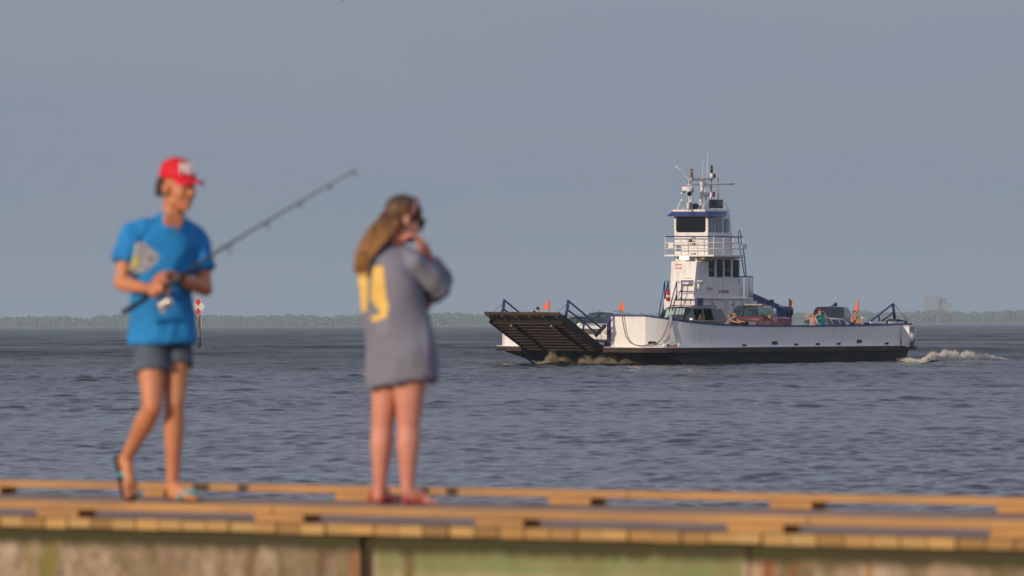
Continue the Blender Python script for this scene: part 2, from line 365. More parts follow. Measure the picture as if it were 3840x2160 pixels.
def build_tower_block():
    Y = 6700; B0 = at(3515, 1163, Y); root = thing('apartment_building', 'pale pinkish high-rise rising faintly above the trees on the far shore', 'building', V((B0.x, Y, 1.4)))
    sc_ = Y/F; tan = mat('pale_concrete', (.235, .235, .27), .9); dk = mat('slate_roof', (.12, .14, .17), .8); win = mat('far_window', (.14, .15, .17), .4)
    def seg(name, x0, x1, ytop, dep, dy, m, parent=root):
        a = at(x0, 1163, Y); b = at(x1, ytop, Y); w_ = b.x-a.x
        return (a.x-B0.x, b.x-B0.x, b.z-1.4)
    for nm, x0, x1, yt, y0, y1 in (('tall_wing', 3468, 3522, 1112, 0, 22), ('middle_wing', 3522.5, 3552, 1122, 5, 26), ('low_wing', 3528, 3567, 1140, -12, 4.8)):
        xa, xb, zt = seg(nm, x0, x1, yt, 0, 0, tan)
        o = MB().box((xa, y0, 0), (xb, y1, zt)).build(nm, tan, root)
        bays = max(3, int((xb-xa)/3.4))
        for i in range(bays):
            xx = xa+(i+.5)*(xb-xa)/bays; z = 3.0+3.1*int(max(0, (zt-19)/3.1))
            while z < zt-2: MB().box((xx-.7, y0-.06, z), (xx+.7, y0-.004, z+1.5)).build('window', win, o); z += 3.1
        MB().box((xa-.5, y0-.5, zt+.003), (xb+.5, y1+.5, zt+.9)).build('roof', dk if nm != 'tall_wing' else tan, o)
    xa, xb, zt = seg('', 3540, 3552, 1128, 0, 0, dk)
    MB().hexa([(xa, -9, zt-3.2), (xb, -9, zt-3.2), (xb, 1, zt-3.2), (xa, 1, zt-3.2)], [(xa+1.2, -5, zt+1), (xb-1.2, -5, zt+1), (xb-1.2, -3, zt+1), (xa+1.2, -3, zt+1)]).build('roof_turret', dk, root)
build_tower_block()

# ------------------------------------------------------------------ day beacon
def build_beacon():
    Y = 566; p0 = onz(747, 1304, 0); Y = p0.y; s = Y/F
    root = thing('channel_marker', 'diamond daymark with red and white diamonds on a weathered wooden pile standing in the water', 'channel marker', V((p0.x, Y, 0)))
    o = V((p0.x, Y, 0)); top = at(744, 1122, Y)-o
    pile = MB().tube([(0, 0, -2.2), (0, 0, .9), (top.x*.6, 0, top.z*.6), (top.x, 0, top.z)], [.17, .17, .16, .155], 14).build('pile', mat('weathered_pile', (.30, .25, .13), .85, var=.5, vscale=2, col2=(.16, .12, .07), stretch=(1, 1, .3)), root, True)
    MB().tube([(0, 0, -.3), (0, 0, .8), (0, 0, 1.02)], [.185, .18, .172], 14).build('tide_stain', mat('wet_pile', (.05, .035, .025), .7), pile, True)
    c = at(743.5, 1150.5, Y)-o; hx, hz, yf = .63, .93, -.20
    def dia(cz, ax, az, y, t): return [(c.x-ax, y, cz), (c.x, y, cz-az), (c.x+ax, y, cz), (c.x, y, cz+az)], (0, t, 0)
    sg = MB().prism(*dia(c.z, hx, hz, yf, .03)).build('daymark_board', mat('daymark_white', (.72, .68, .60), .5), root)
    rb = mat('daymark_red', (.62, .015, .03), .5)
    for dz in (hz*.5, -hz*.5): MB().prism(*dia(c.z+dz*.985, hx*.44, hz*.42, yf-.006, .005)).build('red_diamond', rb, sg)
    for k in range(4): MB().box((c.x-.02, yf-.012, c.z-.10+k*.06), (c.x+.02, yf-.002, c.z-.07+k*.06)).build('bolt', BLK, sg)
    MB().tube([at(753, 1180, Y)-o, at(755, 1212, Y)-o, at(757, 1230, Y)-o, at(749, 1241, Y)-o], .03, 6).build('cable_conduit', mat('conduit', (.55, .52, .45), .5), root, True)
build_beacon()

# ------------------------------------------------------------------ gull
def build_gull():
    c = at(1276, -5, 110); root = thing('gull', 'white gull flying at the very top edge of the sky', 'bird', c)
    wm = mat('gull_white', (.85, .80, .74), .8); gm = mat('gull_grey', (.18, .18, .20), .8)
    b = MB(); k = .33
    b.ringloft([((x*k, y, z*k), (0, r*k, 0), (0, 0, r*k)) for x, y, z, r in ((-.42, 0, .02, .01), (-.3, 0, .02, .06), (-.1, 0, 0, .13), (.1, 0, 0, .14), (.26, 0, .04, .10), (.36, 0, .08, .075), (.44, 0, .09, .06), (.50, 0, .08, .02))], 12)
    body = b.build('body', wm, root, True)
    MB().tube([(.49*k, 0, .08*k), (.58*k, 0, .06*k)], [.02*k, .005*k], 6).build('beak', mat('beak', (.5, .3, .05), .5), root)
    for s in (-1, 1):
        pts = [(.12, .1, .06), (.16, .45, .30), (.06, .85, .32), (-.06, 1.2, .22)]; ch = [.26, .22, .16, .02]
        m = MB(); vs = []
        for (x, y, z), cw in zip(pts, ch): vs += [(x*k, s*y*k, z*k), ((x-cw)*k, s*y*k, z*k-.003), ((x-cw*.4)*k, s*y*k, (z+.03)*k)]
        fs = []
        for i in range(3): a = i*3; fs += [(a, a+3, a+5, a+2), (a+2, a+5, a+4, a+1), (a+1, a+4, a+3, a)]
        m.add(vs, fs).build('wing', gm, root)
    MB().prism([(-.38*k, -.07*k, .02*k), (-.38*k, .07*k, .02*k), (-.62*k, .12*k, .02*k), (-.62*k, -.12*k, .02*k)], (0, 0, .006)).build('tail', wm, root)
build_gull()

# ------------------------------------------------------------------ pier
ZD = HC-.926
A = onz(0, 1937, ZD); B = onz(3840, 2023, ZD)
PD = (B-A).normalized(); PN = V((-PD.y, PD.x, 0)); PN = PN if PN.y > 0 else -PN
FL = onz(0, 1848, ZD); PWID = (FL-A).dot(PN); FR = onz(3840, 1926, ZD); PWID = (PWID+(FR-A).dot(PN))/2
PM = Matrix.Translation(A) @ Matrix(((PD.x, PN.x, 0), (PD.y, PN.y, 0), (0, 0, 1))).to_4x4()
PMI = PM.inverted()
def pl(px, py, n=0.0):   # pixel -> pier local on the vertical plane at depth n
    o = PMI @ CP; d = PMI.to_3x3() @ rayd(px, py); return o + d*((n-o.y)/d.y)
LP0, LP1 = -7.0, (B-A).length+7.0
WOOD = None
def woodmat(name, col, col2, sc=5, stretch=(.6, 6, 6)):
    return mat(name, col, .75, var=.5, vscale=sc, col2=col2, stretch=stretch, bump=.3, bscale=18)
def build_pier():
    root = thing('pier', 'wooden pier with low timber kerb rails on blocks running across the foreground', 'pier', PM)
    deckw = mat('deck_board_top', (.46, .325, .26), .85, var=.35, vscale=3, stretch=(6, .6, 1), bump=.3, bscale=14, spec=.04)
    honey = mat('honey_timber', (.50, .265, .085), .7, var=.3, vscale=2.2, col2=(.35, .19, .075), stretch=(.9, 5, 5), bump=.4, bscale=16, detail=8)
    # boards: each a box, the sunlit sawn ends face the camera
    m = bpy.data.materials.new('board_ends'); m.use_nodes = True; nt = m.node_tree; b = nt.nodes['Principled BSDF']; b.inputs['Roughness'].default_value = .75
    tc = nt.nodes.new('ShaderNodeTexCoord'); sp = nt.nodes.new('ShaderNodeSeparateXYZ'); nt.links.new(tc.outputs['Object'], sp.inputs[0])
    dv = nt.nodes.new('ShaderNodeMath'); dv.operation = 'DIVIDE'; dv.inputs[1].default_value = .146; nt.links.new(sp.outputs['X'], dv.inputs[0])
    fl = nt.nodes.new('ShaderNodeMath'); fl.operation = 'FLOOR'; nt.links.new(dv.outputs[0], fl.inputs[0])
    wn = nt.nodes.new('ShaderNodeTexWhiteNoise'); wn.noise_dimensions = '1D'; nt.links.new(fl.outputs[0], wn.inputs['W'])
    rp = nt.nodes.new('ShaderNodeValToRGB'); e = rp.color_ramp.elements; e[0].color = (.27, .15, .05, 1); e[1].color = (.52, .29, .09, 1); e[0].position = .05
    q = e.new(.35); q.color = (.40, .22, .07, 1); q = e.new(.7); q.color = (.46, .30, .11, 1)
    nt.links.new(wn.outputs['Value'], rp.inputs[0]); nt.links.new(rp.outputs[0], b.inputs['Base Color'])
    d = MB(); ends = MB(); x = LP0; i = 0; rr = random.Random(3)
    i0 = int(math.floor(LP0/.146)); i1 = int(LP1/.146)
    for i in range(i0, i1):
        xa = i*.146+.004; xb = (i+1)*.146-.004; j = rr.uniform(-.008, .004); z = rr.uniform(-.003, .002)
        d.box((xa, .03, -.043), (xb, PWID-.02+rr.uniform(-.01, .01), z)); ends.box((xa, j, -.046+rr.uniform(-.004, .002)), (xb, .029, z))
    d.build('deck_boards', deckw, root); ends.build('board_ends', m, root)
    # kerb rails on blocks; block edges read off the photograph at each rail
    for nm, n0, w_, blocks, ytop, ybot in (('near_kerb_rail', .03, .14, [(135, 290), (952, 1135), (1782, 1960), (2725, 2935), (3712, 3930)], None, None), ('far_kerb_rail', PWID-.16, .14, [(-140, 0), (535, 612), (1256, 1440), (2055, 2212), (2882, 3042), (3738, 3930)], None, None)):
        zb = .038; zt = .078
        rail = MB(); cuts = [LP0]; rr = random.Random(9 if n0 < 1 else 4); xx = LP0+2.6
        while xx < LP1-1: cuts.append(xx); xx += 3.05
        cuts.append(LP1)
        for a, b2 in zip(cuts[:-1], cuts[1:]): rail.box((a+.003, n0, zb+.002), (b2-.003, n0+w_, zt))
        ro = rail.build('kerb_rail', honey, root, bevel=.004)
        xs_ = []
        for a, b2 in blocks:
            yy = 1925 if n0 < 1 else 1840
            x0 = pl(a, yy, n0).x; x1 = pl(b2, yy, n0).x; xs_.append((x0, x1))
        for x0, x1 in xs_: MB().box((x0, n0+.004, .003), (x1, n0+w_-.004, zb)).build('kerb_block', honey, ro, bevel=.003)
        x0, x1 = xs_[0]; per = (xs_[-2][0]-xs_[0][0])/(len(xs_)-2)
        k = 1
        while x0-per*k > LP0: MB().box((x0-per*k, n0+.004, .003), (x1-per*k, n0+w_-.004, zb)).build('kerb_block', honey, ro); k += 1
        x0, x1 = xs_[-1]; k = 1
        while x1+per*k < LP1: MB().box((x0+per*k, n0+.004, .003), (x1+per*k, n0+w_-.004, zb)).build('kerb_block', honey, ro); k += 1
    dk = mat('dark_stringer', (.07, .05, .02), .9, var=.4, vscale=4)
    for n0 in (.10, 1.5, PWID-.2): MB().box((LP0, n0, -.27), (LP1, n0+.09, -.05)).build('stringer', dk, root)
    # piles under the deck, the nearer row carries it behind the wall
    x = LP0+.8
    while x < LP1:
        for n0 in (.95, PWID-.45): MB().tube([(x, n0, -4.1), (x, n0, -.275)], .13, 12).build('pile', TIMB, root, True)
        x += 2.9
    # bolt heads and stains on the kerb
    return root
PIER = build_pier()

def build_wall():
    # weathered concrete face under the near edge
    m = bpy.data.materials.new('weathered_concrete'); m.use_nodes = True; nt = m.node_tree; b = nt.nodes['Principled BSDF']; b.inputs['Roughness'].default_value = .9
    tc = nt.nodes.new('ShaderNodeTexCoord'); sp = nt.nodes.new('ShaderNodeSeparateXYZ'); nt.links.new(tc.outputs['Object'], sp.inputs[0])
    L = nt.links
    def noise(scale, st=(1, 1, 1), det=4, off=0):
        mp = nt.nodes.new('ShaderNodeMapping'); mp.inputs['Scale'].default_value = st; mp.inputs['Location'].default_value = (off, 0, 0); L.new(tc.outputs['Object'], mp.inputs[0])
        n = nt.nodes.new('ShaderNodeTexNoise'); n.inputs['Scale'].default_value = scale; n.inputs['Detail'].default_value = det; L.new(mp.outputs[0], n.inputs['Vector']); return n.outputs['Fac']
    def ramp(src, stops):
        r = nt.nodes.new('ShaderNodeValToRGB'); e = r.color_ramp.elements
        for i, (p, c) in enumerate(stops):
            el = e[i] if i < 2 else e.new(p)
            el.position = p; el.color = (*c, 1) if hasattr(c, '__len__') else (c, c, c, 1)
        L.new(src, r.inputs[0]); return r.outputs[0]
    def math_(op, a, b_, clamp=False):
        n = nt.nodes.new('ShaderNodeMath'); n.operation = op; n.use_clamp = clamp
        for i, v in enumerate((a, b_)):
            if isinstance(v, (int, float)): n.inputs[i].default_value = v
            else: L.new(v, n.inputs[i])
        return n.outputs[0]
    def mix(f, a, b_):
        n = nt.nodes.new('ShaderNodeMix'); n.data_type = 'RGBA'
        if isinstance(f, (int, float)): n.inputs['Factor'].default_value = f
        else: L.new(f, n.inputs['Factor'])
        for k, v in (('A', a), ('B', b_)):
            if isinstance(v, tuple): n.inputs[k].default_value = (*v, 1)
            else: L.new(v, n.inputs[k])
        return n.outputs['Result']
    base = ramp(noise(2.2, (1, 1, .8)), [(.32, (.20, .14, .08)), (.66, (.46, .34, .24)), (.48, (.33, .24, .15))])
    base = mix(ramp(noise(4.5, (1, 1, .35), off=7), [(.46, 0.), (.66, .85)]), base, (.16, .125, .05))
    base = mix(ramp(noise(22, (1, 1, 1), 8, off=2), [(.45, 0.), (.75, .8)]), base, (.12, .09, .05)); base = mix(ramp(noise(9, (1, 1, .6), 6, off=12), [(.55, 0.), (.72, .6)]), base, (.52, .40, .33))
    xs = sp.outputs['X']
    xg0 = pl(1385, 2080).x; xg1 = pl(2790, 2100).x
    g = math_('MULTIPLY', math_('MULTIPLY', math_('SUBTRACT', xs, xg0), 30, True), math_('MULTIPLY', math_('SUBTRACT', xg1, xs), 30, True))
    zb = math_('MULTIPLY', math_('ADD', math_('ADD', sp.outputs['Z'], .205), math_('MULTIPLY', noise(3, (1, 1, 1), off=3), .03)), 40, True)
    gcol = mix(zb, (.33, .31, .15), (.19, .235, .085))
    gcol = mix(ramp(noise(7, (1, 1, .3)), [(.45, 0.), (.7, .6)]), gcol, (.23, .17, .07))
    base = mix(math_('MULTIPLY', g, .85), base, gcol)
    def streak(px, wpx, col, amt, soft=1.0):
        nonlocal base
        x0 = pl(px, 2080).x; wl = wpx/820
        dd = math_('ABSOLUTE', math_('SUBTRACT', math_('ADD', xs, math_('MULTIPLY', math_('SUBTRACT', noise(5, (.1, .1, 1), off=px*.01), .5), .06)), x0), 0)
        f = math_('MULTIPLY', math_('SUBTRACT', 1, math_('DIVIDE', dd, wl), True), amt, True)
        base = mix(f, base, col)
    streak(172, 52, (.20, .17, .03), .95); streak(100, 40, (.24, .18, .06), .7); streak(620, 60, (.22, .15, .09), .6); streak(1040, 30, (.10, .08, .03), .7)
    streak(1195, 40, (.13, .08, .04), 1.1); streak(1318, 40, (.28, .11, .04), 1.0); streak(1520, 45, (.17, .11, .04), 1.2)
    streak(2868, 40, (.25, .075, .02), 1.15); streak(2810, 60, (.48, .32, .20), .9); streak(2960, 46, (.22, .10, .04), .9); streak(3250, 26, (.34, .16, .04), 1.0)
    streak(3740, 60, (.16, .11, .05), .9); streak(930, 50, (.15, .10, .05), 1.0); streak(3500, 80, (.40, .28, .17), .8)
    base = mix(math_('MULTIPLY', math_('ADD', math_('ADD', sp.outputs['Z'], .125), math_('MULTIPLY', noise(14, (1, 1, .2), off=5), .05)), 22, True), base, (.05, .045, .015))  # shade under the deck edge, painted as a dark band along the top
    L.new(base, b.inputs['Base Color'])
    bp = nt.nodes.new('ShaderNodeBump'); bp.inputs['Strength'].default_value = .6; bp.inputs['Distance'].default_value = .02; L.new(noise(12, (1, 1, .5), 8), bp.inputs['Height']); L.new(bp.outputs[0], b.inputs['Normal'])
    root = thing('bulkhead_wall', 'weathered tan and green concrete bulkhead with rust streaks under the pier edge', 'wall', PM)
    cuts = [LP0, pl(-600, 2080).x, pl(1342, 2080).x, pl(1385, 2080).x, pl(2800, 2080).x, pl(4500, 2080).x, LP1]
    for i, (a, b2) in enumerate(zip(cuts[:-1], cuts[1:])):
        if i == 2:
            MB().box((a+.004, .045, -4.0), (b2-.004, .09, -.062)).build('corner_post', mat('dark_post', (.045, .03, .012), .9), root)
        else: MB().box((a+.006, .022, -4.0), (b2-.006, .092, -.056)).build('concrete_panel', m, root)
build_wall()
# ------------------------------------------------------------------ ferry frame: x forward (bow), y towards the near side, z up from the deck
TH = R(56); fa = V((-math.cos(TH), -math.sin(TH), 0)); fn = V((math.sin(TH), -math.cos(TH), 0))
DK = .965
corner = V(((2420-1920)*303/F, 303, DK)); FO = corner - fn*4.3
FM = Matrix.Translation(FO) @ Matrix.Rotation(math.atan2(fa.y, fa.x), 4, 'Z') @ Matrix.Rotation(-.0105, 4, 'X')
FMI = FM.inverted()
def fl(px, py, ax, val):
    o = FMI @ CP; d = FMI.to_3x3() @ rayd(px, py); k = 'uvw'.index(ax); return o + d*((val-o[k])/d[k])
def fproj(p): return proj(FM @ V(p))
FE = thing('ferry', 'white car ferry with black hull, blue trimmed bulwark and raised bow ramp crossing the bay', 'ferry', FM)
OUT = [(0, 4.3), (-.38, 4.67), (-.95, 5.06), (-1.9, 5.42), (-3.1, 5.64), (-4.6, 5.76), (-6.4, 5.8), (-10, 5.8), (-14, 5.8), (-18, 5.8), (-21.4, 5.8), (-23.0, 5.72), (-24.1, 5.52), (-25.0, 5.25), (-25.6, 4.9)]
LEN = 25.6
def interp(tab, x):
    if x <= tab[0][0]: return tab[0][1]
    for (a, b), (c, d) in zip(tab[:-1], tab[1:]):
        if x <= c: return b+(d-b)*(x-a)/(c-a)
    return tab[-1][1]
YT = [(2283, 1177), (2420, 1181), (2500, 1192), (2600, 1206), (2700, 1215), (2800, 1219), (3000, 1220), (3200, 1218), (3420, 1212)]
def topw(u, v):
    px, y0 = fproj((u, v, 0)); y1 = fproj((u, v, 1))[1]; return (interp(YT, px)-y0)/(y1-y0)
prof = [(u, topw(u, v)) for u, v in OUT]
def tw(u): return interp(sorted(prof), u)
def inset(path, d):
    r = []
    for i, (u, v) in enumerate(path):
        a = path[max(i-1, 0)]; b = path[min(i+1, len(path)-1)]; t = V((b[0]-a[0], b[1]-a[1])).normalized(); n = V((t.y, -t.x))
        if n.y > 0: n = -n
        r.append((u+n.x*d, v+n.y*d))
    return r
def strip(path, inn, z0, z1, sgn):
    m = MB(); vs = []; fs = []; k = len(path)
    for i in range(k):
        a, b = path[i], inn[i]; zb = z0(i); zt = z1(i)
        vs += [(a[0], a[1]*sgn, zb), (a[0], a[1]*sgn, zt), (b[0], b[1]*sgn, zt), (b[0], b[1]*sgn, zb)]
    for i in range(k-1):
        for j in range(4): fs.append((i*4+j, (i+1)*4+j, (i+1)*4+(j+1) % 4, i*4+(j+1) % 4))
    fs += [(0, 1, 2, 3), ((k-1)*4, (k-1)*4+3, (k-1)*4+2, (k-1)*4+1)]
    return m.add(vs, fs)
def densify(p, n=4):
    r = []
    for i in range(len(p)-1):
        a = V((*p[max(i-1, 0)], 0)); b = V((*p[i], 0)); c = V((*p[i+1], 0)); d = V((*p[min(i+2, len(p)-1)], 0))
        for k in range(n):
            t = k/n; q = .5*((2*b)+(c-a)*t+(2*a-5*b+4*c-d)*t*t+(3*b-3*c+d-a)*t**3); r.append((q.x, q.y))
    r.append(p[-1]); return r
OD = densify(OUT)
def edge_smooth(o):
    for p in o.data.polygons: p.use_smooth = True
    md = o.modifiers.new('es', 'EDGE_SPLIT'); md.split_angle = R(35)
INN = inset(OD, .12)
for s in (1, -1):
    o = strip(OD, INN, lambda i: .004, lambda i: tw(OD[i][0])-.08, s).build('bulwark', WHULL, FE); edge_smooth(o)
    o2 = strip(inset(OD, -.025), inset(OD, .15), lambda i: tw(OD[i][0])-.08, lambda i: tw(OD[i][0]), s).build('bulwark_cap', BLUE, o); edge_smooth(o2)
    # end panels facing forward and aft
    for ue, sg in ((0, 1), (-LEN, -1)):
        va = 2.2 if (s > 0) else 3.0; vb = 4.3 if sg > 0 else 4.6; t = tw(ue)
        e0, e1 = sorted((ue, ue-sg*.12)); e0 += .002; e1 += .002*sg
        y0, y1 = sorted((s*va, s*(vb-.004)))
        p = MB().box((e0, y0, .005), (e1, y1, t-.081)).build('end_panel', WHULL, FE, bevel=.02)
        MB().box((e0-.02, y0, t-.08), (e1+.02, y1, t+.002)).build('panel_cap', BLUE, p)
        y0, y1 = sorted((s*va-s*.003, s*(va-.2)))
        MB().box((e0-.03, y0, -.2), (e1+.05, y1, t+.015)).build('corner_pillar', BLUE, FE)
# deck
dk = MB(); n = len(OD); pts = [(u, v-.06) for u, v in OD] + [(u, -(v-.06)) for u, v in OD[::-1]]
dk.prism([(u, v, -.05) for u, v in pts], (0, 0, .052)).build('deck', DECKM, FE)
# guard (rubbing strake) with white margin on top
GO = densify([(.42, 4.0), (.30, 4.45)] + [(u+.15*(1 if u > -3 else 0), v+.28) for u, v in OUT[1:-1]] + [(-25.9, 5.05)])
for s in (1, -1):
    g = strip(GO, inset(GO, .5), lambda i: -.25, lambda i: -.012, s).build('guard', RUSTG, FE); edge_smooth(g)
    strip(inset(GO, .01), inset(GO, .5), lambda i: -.011, lambda i: .012, s).build('margin_plate', WHITE, g)
for ue, e1 in ((0, .42), (-LEN, -LEN-.35)):
    a, b = sorted((ue-.02 if ue else ue+.0, e1)); q = MB().box((a, -4.0, -.25), (b, -3.0, -.012)).build('guard', RUSTG, FE); MB().box((a, -4.0, -.011), (b-.01, -3.0, .012)).build('margin_plate', WHITE, q)
    q = MB().box((a, 2.0, -.25), (b, 4.0, -.012)).build('guard', RUSTG, FE); MB().box((a, 2.0, -.011), (b-.01, 4.0, .012)).build('margin_plate', WHITE, q)
# hull: raked ends
def hull():
    lv = [(-.05, -.15, .5, 0), (-.30, -.9, .7, .1), (-.62, -3.4, 1.0, .12), (-.965, -5.6, 1.4, .16), (-1.5, -7.5, 2.6, .5), (-2.3, -9.0, 4.0, 1.0)]
    N = 24; rings = []
    for z, du, dsn, ins in lv:
        u0 = du; u1 = -LEN+dsn; r = []
        for i in range(N+1):
            t = i/N; u = u0+(u1-u0)*t; base = interp(sorted(OUT), max(-LEN, min(0, u))); vv = base-.12-ins*.45
            r.append((u, vv, z))
        far = [(u, -v, z) for u, v, z in r[::-1]]; u0n = du*.35; r = [(u0n+(u1-u0n)*(u-u0)/(u1-u0), v, z) for u, v, z in r]; rings.append(r+far)
    m = MB(); k = len(rings[0])
    for r in rings: m.v += [V(p) for p in r]
    for a in range(len(rings)-1):
        for i in range(k):
            j = (i+1) % k; m.f.append((a*k+i, a*k+j, (a+1)*k+j, (a+1)*k+i))
    m.f.append(tuple(range(k))); m.f.append(tuple(range((len(rings)-1)*k, len(rings)*k))[::-1])
    return m
h = hull().build('hull', BLACKH, FE); edge_smooth(h)
# boot-top stripe just above the water along the after part
bt = MB(); pth = [(-11+(-14.3)*i/12, interp(sorted(OUT), -11-14.3*i/12)-.12-.165+.012) for i in range(13)]
strip(pth, inset(pth, .05), lambda i: -1.05, lambda i: -.86, 1).build('boot_stripe', BOOT, FE)
# struts under the bow overhang
for vv in (-3.4, -1.6, .2, 2.0, 3.6):
    MB().tube([(.2, vv, -.24), (-1.5, vv, -.95)], .05, 6).build('bow_strut', DKSTEEL, FE)
# freeing ports on the near side
def onside(px, py, d=.0):
    best = None
    for i in range(len(OD)-1):
        (u0, v0), (u1, v1) = OD[i], OD[i+1]
        if fproj((u0, v0, .3))[0] <= px <= fproj((u1, v1, .3))[0]:
            t = (px-fproj((u0, v0, .3))[0])/(fproj((u1, v1, .3))[0]-fproj((u0, v0, .3))[0]); u = u0+(u1-u0)*t; v = v0+(v1-v0)*t
            T = V((u1-u0, v1-v0, 0)).normalized(); N_ = V((-T.y, T.x, 0)); N_ = N_ if N_.y > 0 else -N_
            y0 = fproj((u, v, 0))[1]; y1 = fproj((u, v, 1))[1]; return V((u, v, (py-y0)/(y1-y0))), T, N_
def roundrect(w_, h_, r, n=4):
    p = []
    for cx, cz, a0 in ((w_-r, h_-r, 0), (-w_+r, h_-r, 90), (-w_+r, -h_+r, 180), (w_-r, -h_+r, 270)):
        for k in range(n+1): a = R(a0+90*k/n); p.append((cx+r*math.cos(a), cz+r*math.sin(a)))
    return p
def sidepanel(name, m, px0, py0, px1, py1, r, t, parent, d0=.0, grow=0):
    c, T, N_ = onside((px0+px1)/2, (py0+py1)/2); a, _, _ = onside(px0, (py0+py1)/2); b, _, _ = onside(px1, (py0+py1)/2)
    w_ = (b-a).length/2+grow; z1 = onside((px0+px1)/2, py0)[0].z; z0 = onside((px0+px1)/2, py1)[0].z; h_ = (z1-z0)/2+grow
    poly = [c+N_*d0+T*x+V((0, 0, z)) for x, z in roundrect(w_, h_, min(r, h_*.95))]
    return MB().prism(poly, N_*t).build(name, m, parent)
for x0, y0, x1, y1, r in ((2429, 1280, 2460, 1291, .09), (2782, 1291, 2797, 1299, .02), (2893, 1280, 2915, 1292, .09), (2977, 1288, 2992, 1296, .02), (3058, 1286, 3073, 1294, .02), (3137, 1285, 3151, 1293, .02), (3211, 1274, 3231, 1286, .09), (3317, 1284, 3331, 1292, .02)):
    o = sidepanel('freeing_port', WHITE, x0, y0, x1, y1, r, .03, FE, -.005, .03)
    sidepanel('port_shade', mat('port_shadow', (.015, .015, .03), .6), x0, y0, x1, y1, r, .006, o, .026)  # flat dark plate: the shade inside the port is painted on
# plate seams and small pad eyes
for px in (2615, 2700, 2862, 3056, 3250, 3350):
    sidepanel('plate_seam', WHULL, px-.5, interp(YT, px)+8, px+.5, 1296, .001, .006, FE, -.003)
for px, py in ((3085, 1266), (3371, 1241)): sidepanel('pad_eye', WHITE, px-2, py-3, px+1, py+3, .02, .06, FE, -.002)

# near side fender arm and its foot
c, T, N_ = onside(2515, 1290)
def SP(px, py, d): c, T, N_ = onside(px, 1290); return V((c.x, c.y, onside(px, py)[0].z))+N_*d
arm = MB().prism([SP(2507, 1184, .06), SP(2511, 1182, .06), SP(2521, 1294, .14), SP(2508, 1294, .14)], T*.07).build('fender_arm', WHITE, FE)
MB().prism([SP(2512, 1186, .03), SP(2513, 1186, .0), SP(2535, 1292, .0), SP(2531, 1292, .1)], T*.05).build('arm_brace', WHITE, arm)
for px in (2487, 2541): MB().prism([SP(px-4, 1287, .0), SP(px+5, 1287, .0), SP(px+5, 1299, .0), SP(px-4, 1299, .0)], N_*.22).build('foot_block', WHITE, arm)
MB().prism([SP(2490, 1291, .02), SP(2540, 1291, .02), SP(2540, 1299, .02), SP(2490, 1299, .02)], N_*.12).build('foot_plate', mat('rusty_white', (.55, .45, .33), .7, var=.5, vscale=4, col2=(.30, .18, .08)), arm)
MB().prism([SP(2493, 1291, .13), SP(2501, 1291, .13), SP(2501, 1298, .13), SP(2493, 1298, .13)], N_*.03).build('foot_opening', BLK, arm)
# hanging mooring rope
rp_ = []
for px, py in ((2332, 1179), (2336, 1205), (2341, 1235), (2348, 1262), (2362, 1284), (2380, 1293), (2405, 1297)):
    q = fl(px, py, 'u', .16); rp_.append(q)
for px, py in ((2428, 1293), (2446, 1288), (2463, 1287), (2480, 1266), (2492, 1240), (2500, 1212), (2504, 1196)):
    q = SP(px, py, .16); rp_.append(q)
tag(MB().tube([FM @ p for p in rp_], .026, 6).build('mooring_rope', ROPE, None, True), 'brown mooring rope looped down the white bow panels of the ferry', 'rope')
# red and white looped hoses hanging by the blue pillar
for c0, col, dx in (((2279, 1222), mat('red_hose', (.45, .05, .03), .6), 0), ((2285, 1250), mat('pale_hose', (.45, .42, .36), .6), 4)):
    pts = [fl(c0[0]+dx+9*math.sin(t*2.1)*(1 if t < 3 else .5), c0[1]+t*11, 'u', .2) for t in [k*.5 for k in range(13)]]
    MB().tube(pts, .02, 5).build('hose', col, FE, True)

